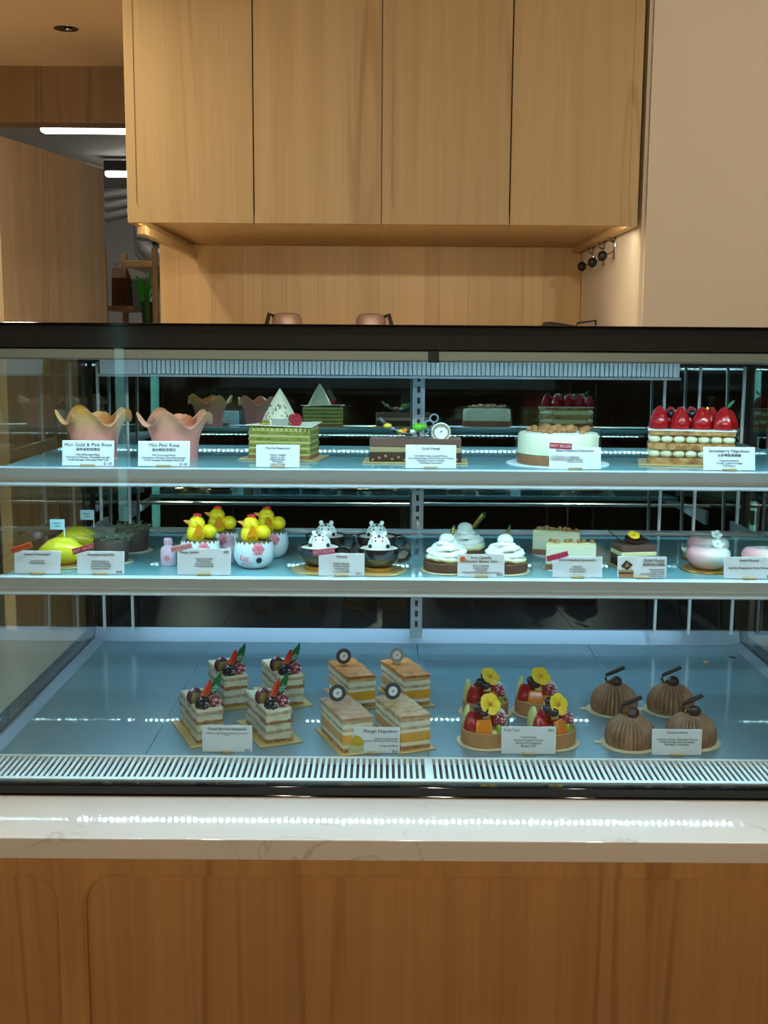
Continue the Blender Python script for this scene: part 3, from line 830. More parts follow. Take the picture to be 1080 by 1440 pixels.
M['chestnut'] = two_tone('chestnut_cream', rgb(168, 126, 96), rgb(140, 100, 72), 60, 0.4, 0.6, 0.55, bump=0.1)
M['choc'] = mat('dark_chocolate', rgb(52, 28, 20), 0.2, vary=0.15, scale=60, coat=0.5)
M['choc_dull'] = mat('dull_dark_chocolate', rgb(30, 20, 18), 0.5, vary=0.15)
M['choc_matt'] = mat('chocolate_sponge', rgb(62, 36, 26), 0.75, vary=0.25, scale=140, bump=0.5)
M['choc_mousse'] = mat('milk_chocolate_mousse', rgb(104, 68, 54), 0.55, vary=0.08, scale=40)
M['choc_tan'] = mat('tan_mousse_band', rgb(172, 142, 100), 0.6, vary=0.08, scale=60)
M['brown_crust'] = mat('brown_biscuit_crust', rgb(156, 100, 64), 0.8, vary=0.25, scale=150, bump=0.6)
M['cheese'] = mat('cheesecake', rgb(238, 230, 196), 0.55, vary=0.04, scale=50, bump=0.1)
M['nut'] = mat('roasted_nut', rgb(170, 116, 66), 0.5, vary=0.25, scale=80)
M['sugar'] = mat('icing_sugar', rgb(240, 236, 230), 0.8, vary=0.03)
M['paper'] = mat('white_card', rgb(226, 232, 236), 0.45, vary=0.015, scale=20)
M['ink'] = mat('dark_ink', rgb(52, 60, 74), 0.6, vary=0.02)
M['clip'] = mat('wooden_clip', rgb(176, 152, 112), 0.6, vary=0.12, scale=80)
M['pink_rib'] = mat('pink_ribbon', rgb(232, 96, 150), 0.45, vary=0.05)
M['red_rib'] = mat('crimson_ribbon', rgb(196, 40, 70), 0.45, vary=0.05)
M['orange_rib'] = mat('orange_ribbon', rgb(236, 120, 60), 0.45, vary=0.05)
M['white_rib'] = mat('white_pink_ribbon', rgb(246, 214, 226), 0.45, vary=0.05)
M['lemon'] = gradient('lemon_glaze', [(0, rgb(232, 170, 20)), (0.35, rgb(246, 216, 26)), (1, rgb(248, 232, 60))], 2, 0, 0.03, 0.16)
M['herb'] = mat('grey_green_herbs', rgb(120, 126, 104), 0.8, vary=0.35, scale=90)
M['pot_choc'] = mat('dusty_chocolate', rgb(84, 64, 56), 0.6, vary=0.1, scale=60)
M['egg'] = mat('white_eggshell', rgb(236, 244, 246), 0.3, vary=0.02, sss=0.05)
M['crumb'] = two_tone('mossy_crumble', rgb(92, 92, 52), rgb(140, 116, 78), 160, 0.4, 0.6, 0.9)
M['chick'] = mat('yellow_chick', rgb(250, 222, 30), 0.4, vary=0.05, scale=40, sss=0.05)
M['chick_wing'] = mat('amber_wing', rgb(222, 140, 0), 0.4, vary=0.05)
M['beak'] = mat('orange_beak', rgb(244, 150, 70), 0.4)
M['comb'] = mat('red_comb', rgb(206, 36, 44), 0.4)
M['pink_flower'] = mat('pink_flower', rgb(232, 128, 146), 0.45)
M['pink_bottle'] = mat('pink_bottle', rgb(232, 196, 214), 0.25, vary=0.04, coat=0.3)
M['white_bottle'] = mat('white_bottle', rgb(236, 234, 240), 0.25, vary=0.03, coat=0.3)
M['cup'] = mat('dark_glazed_cup', rgb(40, 28, 28), 0.14, vary=0.2, scale=50, coat=0.5)
M['foam'] = mat('milk_foam', rgb(214, 204, 190), 0.5, vary=0.05, scale=60)
M['marsh'] = mat('white_marshmallow', rgb(246, 250, 250), 0.5, vary=0.02, sss=0.05)
M['shell_brown'] = mat('cocoa_tart_shell', rgb(104, 68, 46), 0.75, vary=0.2, scale=140, bump=0.5)
M['swirl'] = gradient('two_tone_cream_swirl', [(0, rgb(226, 204, 112)), (0.34, rgb(238, 226, 160)), (0.5, rgb(248, 248, 240)), (1, rgb(250, 250, 246))], 2, 0.012, 0.036, 0.45, wob=0.006)
M['ball'] = mat('pale_mint_ball', rgb(226, 238, 226), 0.3, vary=0.02, coat=0.3)
M['heart'] = gradient('pink_to_white_glaze', [(0, rgb(246, 170, 168)), (0.45, rgb(246, 214, 204)), (0.8, rgb(244, 244, 232))], 0, -0.026, 0.02, 0.22, sss=0.05)
M['flower_white'] = mat('white_sugar_flower', rgb(242, 250, 244), 0.5, vary=0.02)
M['rose'] = gradient('blush_petal', [(0, rgb(244, 142, 142)), (0.5, rgb(244, 148, 130)), (0.8, rgb(246, 164, 128)), (1, rgb(246, 152, 108))], 2, 0, 0.066, 0.4, sss=0.1)
M['rose_gold'] = gradient('gold_blush_petal', [(0, rgb(244, 146, 148)), (0.5, rgb(244, 152, 128)), (0.8, rgb(248, 176, 112)), (1, rgb(248, 164, 62))], 2, 0, 0.066, 0.4, sss=0.1)
M['matcha'] = two_tone('matcha_sponge', rgb(150, 140, 62), rgb(112, 106, 40), 160, 0.4, 0.65, 0.8)
M['matcha_cream'] = mat('matcha_cream', rgb(190, 182, 104), 0.5, vary=0.06, scale=60)
M['white_choc'] = mat('white_chocolate_sheet', rgb(240, 230, 196), 0.35, vary=0.03)
M['black_dot'] = mat('dark_hole', rgb(42, 36, 30), 0.6)
M['gold_leaf'] = mat('gold_leaf', rgb(236, 190, 70), 0.25, 0.9, vary=0.1)
M['lace'] = mat('grey_lace_tuile', rgb(126, 146, 156), 0.4, vary=0.2, scale=120)
M['leaf_deco'] = mat('leaf_green', rgb(100, 184, 40), 0.5, vary=0.15)
M['photo_mango'] = two_tone('printed_mango_cake', rgb(176, 164, 20), rgb(206, 170, 36), 60, 0.4, 0.6, 0.5, bump=0)
M['photo_base'] = mat('printed_cake_side', rgb(186, 196, 140), 0.5, vary=0.1, scale=90)


# ---------------------------------------------------------------- shared berry meshes
def berry_bm(r, h, n_rings=5):
    mb = MB()
    mb.ell((0, 0, 0), (r * .8, r * .8, h * .42), 10, 6)
    for i in range(n_rings):
        t = -0.9 + 1.9 * i / (n_rings - 1)
        rr = r * math.cos(t * 0.95); z = h * .45 * math.sin(t)
        n = max(4, int(round(2 * PI * rr / (r * .55))))
        for k in range(n):
            a = 2 * PI * (k + .5 * (i % 2)) / n
            mb.ell((rr * .82 * math.cos(a), rr * .82 * math.sin(a), z), (r * .3, r * .3, r * .3), 6, 4)
    return mb
def mesh_of(mb, name, m, smooth=40):
    o = mb.build(name, m, None, smooth)
    me = o.data; bpy.data.objects.remove(o); return me
ME = {}
ME['raspberry'] = mesh_of(berry_bm(.0078, .014), 'raspberry', M['raspberry'])
ME['blackberry'] = mesh_of(berry_bm(.008, .015), 'blackberry', M['blackberry'])
ME['redberry'] = mesh_of(berry_bm(.0075, .014), 'raspberry', M['raspberry_plain'])
def blue():
    mb = MB(); prof = [(.0002, -.9), (.6, -.75), (.95, -.2), (.95, .25), (.62, .78), (.4, .86), (.36, .72), (.02, .66)]
    mb.lathe([(r * .0062, z * .0056) for r, z in prof], 16)
    return mb
ME['blueberry'] = mesh_of(blue(), 'blueberry', M['blueberry'])
def strawb(r, h):
    return MB().lathe([(.0001, h), (r * .3, h * .93), (r * .62, h * .72), (r * .9, h * .4), (r, h * .18), (r * .86, h * .03), (r * .5, 0), (.0001, 0)], 18,
                      fn=lambda a, rr, z, i: (rr * (1 + .05 * math.cos(3 * a)), z))
ME['strawberry'] = mesh_of(strawb(.0135, .030), 'strawberry', M['strawberry'])
def petals(n, r, thick, w=0.62, cup=0.25):
    mb = MB()
    for k in range(n):
        a = 2 * PI * k / n
        m = T(rz=a) @ T(x=r * .52, z=r * cup * .5, ry=-cup)
        mb.ell((0, 0, 0), (r * .55, r * w, thick), 12, 4, m)
    return mb
ME['pansy'] = mesh_of(petals(5, .0105, .0010), 'flower', M['petal_yellow'])
ME['sugar_flower'] = mesh_of(petals(5, .0075, .0016, .48, .3), 'flower', M['flower_white'])
ME['pink_flower'] = mesh_of(petals(6, .0075, .0012, .45, .1), 'flower_badge', M['pink_flower'])

def wavy_layer(x0, x1, y0, y1, z0, z1, amp, seed, name, m, parent, n=9):
    """one cake layer with a slightly uneven outline"""
    r = random.Random(seed)
    pts = []
    for k in range(n): pts.append((x0 + (x1 - x0) * k / n, y0 + r.uniform(-amp, amp)))
    for k in range(n): pts.append((x1 + r.uniform(-amp, amp), y0 + (y1 - y0) * k / n))
    for k in range(n): pts.append((x1 - (x1 - x0) * k / n, y1 + r.uniform(-amp, amp)))
    for k in range(n): pts.append((x0 + r.uniform(-amp, amp), y1 - (y1 - y0) * k / n))
    mb = MB()
    jz = [r.uniform(-amp, amp) * .5 for _ in pts]
    mb.rows([[(x, y, z0) for (x, y) in pts], [(x, y, (z0 + z1) / 2) for (x, y) in [(p[0] * 1.006, p[1] * 1.006) for p in pts]], [(x, y, z1 + j) for (x, y), j in zip(pts, jz)]], True, True, True)
    return mb.build(name, m, parent, smooth=25)

def board_rect(w, d, parent, m='gold_board'):
    return MB().box(-w / 2, w / 2, -d / 2, d / 2, 0, .0018, .0006, seg=1).build('cake_board', M[m], parent)
def board_disc(r, parent, m='white_board', lip=0.0):
    return MB().lathe([(.0005, .0), (r * .97, .0), (r, .0008), (r * .985, .0018 + lip), (.0005, .0018)], 40).build('cake_board', M[m], parent)

# ---------------------------------------------------------------- mixed berry napoleons (deck, left)
def berry_napoleon(label, seed):
    t = thing('berry_napoleon', label, 'cake', (0, 0, 0), 0, 'mixed berry napoleons')
    w, d = .036, .094
    board_rect(w + .022, d + .02, t)
    z = .0018; s = seed * 50
    for i in range(4):
        wavy_layer(-w / 2, w / 2, -d / 2, d / 2, z, z + .0040, .0016, s + i, 'pastry_layer', M['pastry' if i in (0, 2) else 'pastry_pale'], t); z += .0036
        if i < 3:
            wavy_layer(-w / 2 + .001, w / 2 - .001, -d / 2 + .001, d / 2 - .001, z, z + .0088, .0014, s + 20 + i, 'cream_layer', M['cream'], t); z += .0088
    wavy_layer(-w / 2 + .001, w / 2 - .001, -d / 2 + .001, d / 2 - .001, z, z + .004, .0006, s + 40, 'cream_layer', M['cream'], t); z += .004
    c = MB()
    o = .0022
    c.rows([[(-w / 2 - o, d / 2, .002), (-w / 2 - o, -d / 2 - o, .002), (w / 2 + o, -d / 2 - o, .002), (w / 2 + o, d / 2, .002)], [(-w / 2 - o, d / 2, z - .001), (-w / 2 - o, -d / 2 - o, z - .001), (w / 2 + o, -d / 2 - o, z - .001), (w / 2 + o, d / 2, z - .001)]], False)
    c.build('acetate_film', M['film'], t, smooth=0)
    inst(ME['raspberry'], 'raspberry', t, (.0085, -d / 2 + .012, z + .006), (1.1, .5, .4), (1.1, 1.1, 1.1))
    inst(ME['blackberry'], 'blackberry', t, (-.0075, -d / 2 + .009, z + .005), (.3, .2, 0), (1.15, 1.15, 1.15))
    # halved fig, cut face to the front
    f = MB().ell((0, 0, 0), (.011, .007, .012), 16, 8).build('fig_half', M['fig'], t); f.location = (-.012, -d / 2 + .036, z + .008); f.rotation_euler = (0, .2, .3)
    MB().ell((0, -.0052, -.002), (.0075, .003, .0085), 14, 6).build('fig_flesh', M['fig_cut'], f)
    st = MB().lathe([(.0001, .030), (.003, .0285), (.0055, .022), (.0078, .012), (.007, .003), (.003, 0), (.0001, 0)], 14).build('strawberry_slice', M['straw_cut'], t)
    st.scale = (1, .45, 1.1); st.location = (-.003, -d / 2 + .026, z); st.rotation_euler = (.15, .32, .5)
    inst(ME['blueberry'], 'blueberry', t, (.007, -d / 2 + .027, z + .006), (.6, .3, 0), (1.25, 1.25, 1.25))
    inst(ME['blueberry'], 'blueberry', t, (.010, -d / 2 + .044, z + .004), (.2, .6, 0), (1.15, 1.15, 1.15))
    inst(ME['raspberry'], 'raspberry', t, (-.003, -d / 2 + .05, z + .005), (.4, .2, 1))
    sh = MB().prism([(0, 0), (.0055, .006), (.0065, .018), (.0035, .030), (-.0005, .037), (-.0045, .024), (-.0045, .008)], -.0006, .0006, yz()).build('chocolate_shard', M['green_choc'], t, smooth=0)
    sh.location = (.008, -d / 2 + .036, z + .004); sh.rotation_euler = (-.1, .45 + .1 * (seed % 2), .1)
    ln = MB()
    for (xa, za, xb, zb) in ((-.0035, .009, .005, .014), (-.0038, .013, .0052, .018), (-.002, .008, .001, .020), (.001, .008, .0045, .019)):
        ln.tube([(xa, -.0009, za), (xb, -.0009, zb)], .00035, 5)
    ln.build('printed_lines', M['white_print'], sh, smooth=0)
    return t
ND = ZD
for (x, y, rz, lab) in ((-.2435, 1.482, .40, 'front left mixed berry napoleon, half hidden by its white price card'),
                        (-.1535, 1.484, .40, 'front right mixed berry napoleon on a gold board, clear of the price card'),
                        (-.2290, 1.632, .40, 'back left mixed berry napoleon under a leaf shaped green shard'),
                        (-.1490, 1.637, .40, 'back right mixed berry napoleon, nearest the mango napoleons')):
    o = berry_napoleon(lab, int(abs(x * 1000)))
    o.location = (x, y, ND); o.rotation_euler = (0, 0, rz)

# ---------------------------------------------------------------- mango napoleons
def round_tag(parent, ring, loc, r=.0115, tilt=-.12, rz=0.0):
    tg = MB().lathe([(.0001, -.0006), (r, -.0006), (r, .0006), (.0001, .0006)], 30, T(rx=PI / 2)).build('round_tag', M[ring], parent)
    tg.location = loc; tg.rotation_euler = (tilt, 0, rz)
    MB().lathe([(.0001, .0006), (r * .56, .0006), (r * .56, .0010), (.0001, .0010)], 24, T(rx=PI / 2)).build('tag_centre', M['tag_white'], tg)
    MB().prism([(-.002, -.0012), (.0008, -.0006), (.0024, .0018), (-.0006, .0008)], -.0013, -.0010, yz()).build('tag_emblem', M['tag_grey'], tg, smooth=0)
    MB().tube([(0, 0, -r * .9), (0, .001, -r * 1.75)], .0007, 6).build('tag_pick', M['tag_white'], tg)
    return tg
def mango_napoleon(label, seed, ring, top):
    t = thing('mango_napoleon', label, 'cake', (0, 0, 0), 0, 'mango napoleons')
    w, d = .040, .094
    board_rect(w + .012, d + .016, t)
    z = .0018; s = seed * 77
    for nm, m, h in (('pastry_layer', 'pastry', .005), ('cream_layer', 'cream', .005), ('mango_layer', 'mango', .013), ('cream_layer', 'cream', .004), ('pastry_layer', 'pastry_pale', .004), ('cream_layer', 'cream', .006), ('pastry_layer', 'pastry_pale', .004)):
        wavy_layer(-w / 2, w / 2, -d / 2, d / 2, z, z + h, .0008, s + int(z * 1e4), nm, M[m], t); z += h
    # caramelised lid with an uneven surface
    r = random.Random(s); nx, ny = 7, 13; rows = []
    for j in range(ny + 1):
        rows.append([(-w / 2 - .001 + (w + .002) * i / nx, -d / 2 - .001 + (d + .002) * j / ny, z + .0035 + r.uniform(-.0012, .0014)) for i in range(nx + 1)])
    mb = MB().rows(rows, False)
    mb.box(-w / 2 - .001, w / 2 + .001, -d / 2 - .001, d / 2 + .001, z - .0002, z + .0022, .0006, seg=1)
    mb.build('pastry_lid', M[top], t, smooth=30)
    round_tag(t, ring, (-.004, d / 2 - .022, z + .0155), rz=-seed * .0)
    return t
M['pastry_top_pale'] = two_tone('pale_caramelised_pastry', rgb(226, 178, 122), rgb(186, 124, 70), 90, 0.42, 0.7, 0.4, bump=0.6)
M['pastry_top_pink'] = two_tone('matt_pastry_lid', rgb(206, 162, 122), rgb(190, 120, 84), 80, 0.42, 0.7, 0.5, bump=0.6)
for i, (x, y, rz, ring, top, lab) in enumerate(((-.048, 1.452, .36, 'tag_grey', 'pastry_top_pink', 'front left mango napoleon with a dull pinkish top, behind the mango price card'),
                        (.026, 1.462, .36, 'tag_grey', 'pastry_top_pale', 'front right mango napoleon with a pale flaky top and a dark tag'),
                        (-.046, 1.632, .36, 'tag_grey', 'pastry_top', 'back left mango napoleon with a smooth orange top and a grey tag'),
                        (.033, 1.640, .36, 'tag_blue', 'pastry_top', 'back right mango napoleon with a pale blue grey tag'))):
    o = mango_napoleon(lab, i + 1, ring, top); o.location = (x, y, ND); o.rotation_euler = (0, 0, rz)

# ---------------------------------------------------------------- fruit tarts
def fruit_tart(label, var):
    t = thing('fruit_tart', label, 'tart', (0, 0, 0), 0, 'fruit tarts')
    R_ = .0325
    board_disc(R_ + .006, t)
    MB().lathe([(.001, .0018), (R_ - .001, .0018), (R_, .003), (R_, .0205), (R_ - .001, .0215), (R_ - .003, .0205), (R_ - .0035, .015), (.001, .014)], 44).build('tart_shell', M['tart'], t)
    MB().lathe([(.001, .0145), (R_ - .0036, .0148), (R_ - .012, .022), (.001, .0235)], 30).build('custard', M['cream_yellow'], t)
    def wedge(name, m, loc, rot, s, label=None):
        o = MB().rows([[(-.008, -.004, 0), (.008, -.004, 0), (.008, .004, 0), (-.008, .004, 0)], [(-.0082, -.0042, .008), (.0082, -.0042, .008), (.0078, .0042, .008), (-.0078, .0042, .008)], [(-.007, -.003, .016), (.0068, -.003, .017), (.0066, .003, .017), (-.0068, .003, .016)]], True, True, True).build(name, M[m], t, smooth=30)
        md = o.modifiers.new('round', 'BEVEL'); md.width = .0016; md.segments = 2
        o.location = loc; o.rotation_euler = rot; o.scale = s
        return o
    wedge('orange_piece', 'orange_fruit', (-.004 + .010 * (var % 2), -.023, .0175), (-.45, .05, .1 + .5 * (var % 2)), (1.35, 1.0, 1.2))
    if var in (2, 3): wedge('orange_piece', 'orange_fruit', (.014, -.017, .019), (-.5, .1, .7), (.8, .9, .7))
    wedge('kiwi_piece', 'kiwi', (.018, -.018, .0175), (-.35, .2, .75), (.62, .9, .72))
    s1 = inst(ME['strawberry'], 'strawberry', t, (-.0185, -.012, .019), (-.35, .0, .3), (.85, .85, .85))
    inst(ME['strawberry'], 'strawberry', t, (.004, -.002, .024), (-.3, .25, .2), (.8, .8, .8))
    inst(ME['strawberry'], 'strawberry', t, (-.006, .016, .022), (.3, -.1, .2), (.9, .9, .85))
    p = MB().ell((0, 0, 0), (.0045, .010, .0175), 14, 8).build('pear_slice', M['melon'], t); p.location = (-.0255, .004, .0325); p.rotation_euler = (-.1, .18, .2)
    d = MB().ell((0, 0, 0), (.008, .011, .0145), 14, 8).build('dragon_fruit_piece', M['dragon'], t); d.location = (.0205, .006, .031); d.rotation_euler = (-.1, -.25, .2)
    inst(ME['raspberry'], 'raspberry', t, (.0175, -.008, .0335), (.2, .4, 0), (1.15, 1.15, 1.15))
    for (bx, by, bz) in ((-.010, -.009, .0485), (-.0035, -.013, .0455), (.0015, .010, .052)):
        inst(ME['blueberry'], 'blueberry', t, (bx, by, bz), (random.random(), random.random(), 0), (1.2, 1.2, 1.2))
    wedge('pear_cube', 'melon', (.0, -.011, .035), (-.3, 0, .2), (.55, .8, .5))
    fx = (.0035, .004, .002, .004)[var]; rx = (1.0, .75, .75, 1.15)[var]
    fl = inst(ME['pansy'], 'flower', t, (fx, -.008 + (.004 if var == 1 else 0), .0535), (rx, .25 * (1 if var != 3 else -.1), .3), (1.38, 1.38, 1.3))
    MB().ell((0, 0, .0025), (.002, .002, .0012), 10, 6).build('flower_core', M['petal_core'], fl)
    return t
for i, (x, y, rz, lab) in enumerate(((.136, 1.452, 0, 'front left fruit tart with a tilted yellow petal beside a shiny blueberry'),
                       (.2225, 1.452, .3, 'front right fruit tart with an upright yellow pansy above orange fruit'),
                       (.146, 1.570, .15, 'back left fruit tart with a broad flat yellow flower'),
                       (.2215, 1.578, -.1, 'back right fruit tart topped by a round yellow pansy'))):
    v = (0, 3, 1, 2)[i]
    o = fruit_tart(lab, v); o.location = (x, y, ND); o.rotation_euler = (0, 0, rz)

# ---------------------------------------------------------------- chestnut domes
def mont_blanc(label, seed):
    t = thing('chestnut_dome_cake', label, 'cake', (0, 0, 0), 0, 'chestnut cream domes')
    R_ = .0335
    bd = board_disc(R_ + .0055, t)
    MB().box(-R_ - .013, -R_ - .003, .0, .009, .0003, .0017, .0005, seg=1).build('board_tab', M['white_board'], bd)
    r = random.Random(seed)
    n = 30
    dep = [r.uniform(.5, 1.6) for _ in range(n)]
    wd = [r.uniform(-.5, .5) for _ in range(n)]
    prof = []
    for i in range(19):
        q = i / 18
        a = -0.35 + (PI / 2 + .35) * q
        prof.append((max(.0006, R_ * math.cos(a) ** .86 if math.cos(a) > 0 else .0006), .0125 + .029 * math.sin(a)))
    z0 = prof[0][1]
    prof = [(rr, zz - z0 + .0018) for rr, zz in prof]
    def fn(a, rr, z, i):
        u = a / (2 * PI) * n + .35 * math.sin(a * 3 + seed)
        k = int(u) % n; f = u - int(u)
        g = math.sin(PI * f)
        return rr * (1 - .12 * dep[k] * (1 - g) ** 1.5 * (1 if i > 0 else .3)), z
    MB().lathe(prof, 320, fn=fn).build('chestnut_strands', M['chestnut'], t, smooth=60)
    zt = prof[-1][1]
    b = MB().ell((0, 0, 0), (.0085, .0085, .0078), 20, 12).build('chocolate_ball', M['choc'], t); b.location = (.001, -.006, zt + .004)
    pts = [(-.010, .004, zt - .001), (-.0125, .005, zt + .006), (-.0115, .004, zt + .0105), (-.006, .003, zt + .0135), (.004, .001, zt + .0185), (.013, -.001, zt + .0235)]
    rb = MB().tube(pts, [.0010, .0014, .0019, .0024, .0024, .0023], 8, flat=1.25).build('chocolate_curl', M['choc_dull'], t)
    g = MB().box(-.004, .003, -.0004, .0004, 0, .006, .0002, seg=1).build('gold_leaf', M['gold_leaf'], t); g.location = (-.0085, -.0005, zt - .0015); g.rotation_euler = (.2, .5, .3)
    MB().box(.004, .009, 0, .0005, -.002, .002, .0002, seg=1).build('gold_fleck', M['gold_leaf'], g)
    return t
for i, (x, y, rz, lab) in enumerate(((.326, 1.447, 0, 'front left chestnut cream dome with a matt brown ball, left of the price card'),
                       (.4085, 1.456, .1, 'front right chestnut cream dome with a dark glossy ball, behind the price card'),
                       (.332, 1.586, .0, 'back left chestnut cream dome with a long bent chocolate curl'),
                       (.4135, 1.588, .05, 'back right chestnut cream dome, the furthest cake toward the right end of the deck'))):
    o = mont_blanc(lab, 11 + i); o.location = (x, y, ND); o.rotation_euler = (0, 0, rz)
f = MB().ell((0, 0, 0), (.006, .0022, .0012), 12, 6).build('almond_flake', mat('almond', rgb(222, 178, 112), .5)); f.location = (.534, 1.838, ND + .0012); f.rotation_euler = (0, 0, -1.1)
tag(f, 'pale almond flake lying on the bare deck behind the chestnut domes', 'crumb')
f = MB().ell((0, 0, 0), (.007, .0028, .001), 12, 6).build('chocolate_flake', M['choc']); f.location = (.588, 1.869, ND + .001); f.rotation_euler = (0, 0, -.3)
tag(f, 'dark chip lying on the deck near its back right corner', 'crumb')

# ================================================================== LOWER SHELF
Z = Z2 - .001 + .0001
def lemon_cake(label, tint=None):
    t = thing('lemon_cake', label, 'cake', (0, 0, 0), 0, 'lemon shaped cakes')
    board_disc(.031, t, 'gold_board')
    def fn(a, r, z, i): return r, z
    b = MB().lathe([(.0002, -.030), (.0045, -.0285), (.0085, -.024), (.015, -.017), (.0195, -.006), (.0195, .006), (.015, .017), (.0075, .025), (.004, .029), (.0002, .030)], 28, T(0, 0, .0195, ry=PI / 2)).build('lemon_body', M['lemon'], t)
    b.scale = (1, 1, .95)
    MB().tube([(.029, 0, .019), (.034, .001, .021)], [.0022, .0012], 8).build('stalk', M['herb'], t)
    return t
a = lemon_cake('front yellow lemon shaped cake behind the first price cards'); a.location = (-.411, 1.44, Z); a.rotation_euler = (0, 0, .15)
b = dup(a, (-.413, 1.522, Z), .35, 'back yellow lemon shaped cake, touching the herb topped pot')
def flag(x, y, z, h, label):
    t = thing('flag_pick', label, 'pick', (x, y, z), 0, 'little flags on the lemon cakes')
    MB().tube([(0, 0, 0), (0, 0, h)], .0007, 6).build('pick', M['tag_white'], t)
    fl = MB().box(-.018, 0, -.0004, .0004, h - .0135, h, .0002, seg=1).build('flag', mat('pale_blue_flag', rgb(176, 222, 236), .5), t)
    text('flag_print', 'lemon\ncake', .0038, M['ink'], fl, (-.009, -.0005, h - .003))
flag(-.4075, 1.44, Z + .036, .0235, 'pale blue flag stuck in the front lemon cake')
flag(-.3905, 1.522, Z + .036, .0235, 'pale blue flag stuck in the back lemon cake')

def herb_pot(label, seed):
    t = thing('chocolate_pot_cake', label, 'cake', (0, 0, 0), 0, 'herb topped chocolate pots')
    board_disc(.031, t, 'white_board')
    MB().lathe([(.001, .0018), (.0225, .0018), (.0235, .003), (.0262, .033), (.0255, .035), (.0235, .034), (.001, .033)], 36).build('chocolate_pot', M['pot_choc'], t)
    r = random.Random(seed); mb = MB()
    for k in range(150):
        a = r.uniform(0, 2 * PI); q = .026 * math.sqrt(r.random()); L_ = r.uniform(.006, .014)
        p = Vector((q * math.cos(a), q * math.sin(a), .034 + r.uniform(0, .006)))
        d = Vector((r.uniform(-1, 1), r.uniform(-1, 1), r.uniform(-.1, .5))).normalized() * L_
        mb.tube([p, p + d], [.0012, .0004], 4)
    mb.build('herb_crumble', M['herb'], t, smooth=0, kind='stuff')
    for k, (aa, ll) in enumerate(((2.5, .028), (-2.4, .02))):
        MB().tube([(-.018, -.006, .036), (-.018 + ll * math.cos(aa), -.01, .036 + ll * .7 * math.sin(aa))], [.001, .0006], 5).build('sprig', M['herb'], t)
    return t
o = herb_pot('front dark chocolate pot topped with grey green herbs', 5); o.location = (-.3530, 1.462, Z); o.scale = (.88, .88, .88)
o = herb_pot('back dark chocolate pot topped with grey green herbs, beside the egg cups', 6); o.location = (-.3440, 1.545, Z); o.scale = (.88, .88, .88)

# ---- egg desserts with chicks
def egg_dessert(label, printed, seed):
    t = thing('egg_dessert', label, 'dessert', (0, 0, 0), 0, 'white egg cups with yellow chicks')
    r = random.Random(seed); n = 44
    jag = [(.0022 if k % 2 else -.0012) + r.uniform(-.0008, .0008) for k in range(n)]
    prof = [(.001, 0), (.015, .0003), (.0205, .004), (.0245, .011), (.0258, .019), (.0250, .027), (.0238, .0325)]
    back = [.012 * max(0, math.sin(2 * PI * k / n - .35)) ** 2 for k in range(n)]
    def fn(a, rr, z, i):
        k = int(round(a / (2 * PI) * n)) % n
        if i >= 5:
            q = (i - 4) / 2
            return rr - back[k] * .18 * q, z + (jag[k] if i == 6 else 0) + back[k] * q
        return rr, z
    MB().lathe(prof, n, fn=fn, cap=False).lathe([(rr * .965, z + .0008) for rr, z in prof], n, fn=fn, cap=False).build('eggshell', M['egg'], t, smooth=50)
    mb = MB().lathe([(.001, .036), (.014, .035), (.0225, .0305), (.0225, .027)], 26)
    for k in range(90):
        a = r.uniform(0, 2 * PI); q = .0225 * math.sqrt(r.random())
        mb.ell((q * math.cos(a), q * math.sin(a), .0355 - q * .16), (.0016, .0016, .0013), 5, 3)
    mb.build('crumble', M['crumb'], t, smooth=0, kind='stuff')
    # chick looking left
    ch = MB()
    ch.ell((-.004, -.002, .043), (.0125, .0115, .013), 20, 12)
    ch.ell((-.0035, -.002, .0555), (.0105, .0098, .0098), 20, 12)
    ch.ell((.0120, -.001, .0455), (.0100, .0098, .0095), 18, 10)
    c = ch.build('chick', M['chick'], t, smooth=60)
    w = MB().prism([(-.0075, .0405), (-.001, .0565), (.0035, .052), (.0055, .045), (.0045, .0415)], -.0012, .0040, yz()).build('wing', M['chick_wing'], c, smooth=30)
    w.location = (0, -.0140, 0)
    MB().lathe([(.003, 0), (.0022, .004), (.0003, .0085)], 10, T(-.0125, -.002, .0565, ry=-PI / 2 + .35)).build('beak', M['beak'], c)
    for q, (cx, cz) in enumerate(((-.006, .0655), (-.0025, .0665), (.0005, .0655))):
        MB().ell((cx, -.002, cz), (.0023, .0018, .0028), 10, 6).build('comb', M['comb'], c)
    MB().ell((-.013, -.002, .051), (.002, .0016, .0028), 10, 6).build('wattle', M['comb'], c)
    MB().tube([(-.0052, -.0108, .0575), (-.003, -.0116, .059), (-.001, -.0112, .0583)], .0004, 5).build('closed_eye', M['black_dot'], c)
    fl = inst(ME['pink_flower'], 'flower_badge', t, (.008, -.0242, .0275), (PI / 2 - .1, 0, .3))
    MB().ell((0, 0, .0022), (.0015, .0015, .0008), 8, 4).build('badge_core', M['beak'], fl)
    if printed:
        text('egg_print', 'Egg', .0088, M['pink_print'], t, (-.009, -.0262, .0205), (PI / 2 - .15, 0, -.25))
        text('egg_print', 'party', .0062, M['pink_print'], t, (-.006, -.0265, .0125), (PI / 2 + .12, 0, -.2))
        MB().lathe([(.0038, -.0002), (.0038, .0002), (.0032, .0002), (.0032, -.0002)], 18, T(.009, -.0238, .013, rx=PI / 2 + .15, rz=.4)).build('round_print', M['ink'], t, smooth=0)
    return t
M['pink_print'] = mat('red_print', rgb(222, 86, 110), 0.5, vary=0.03)
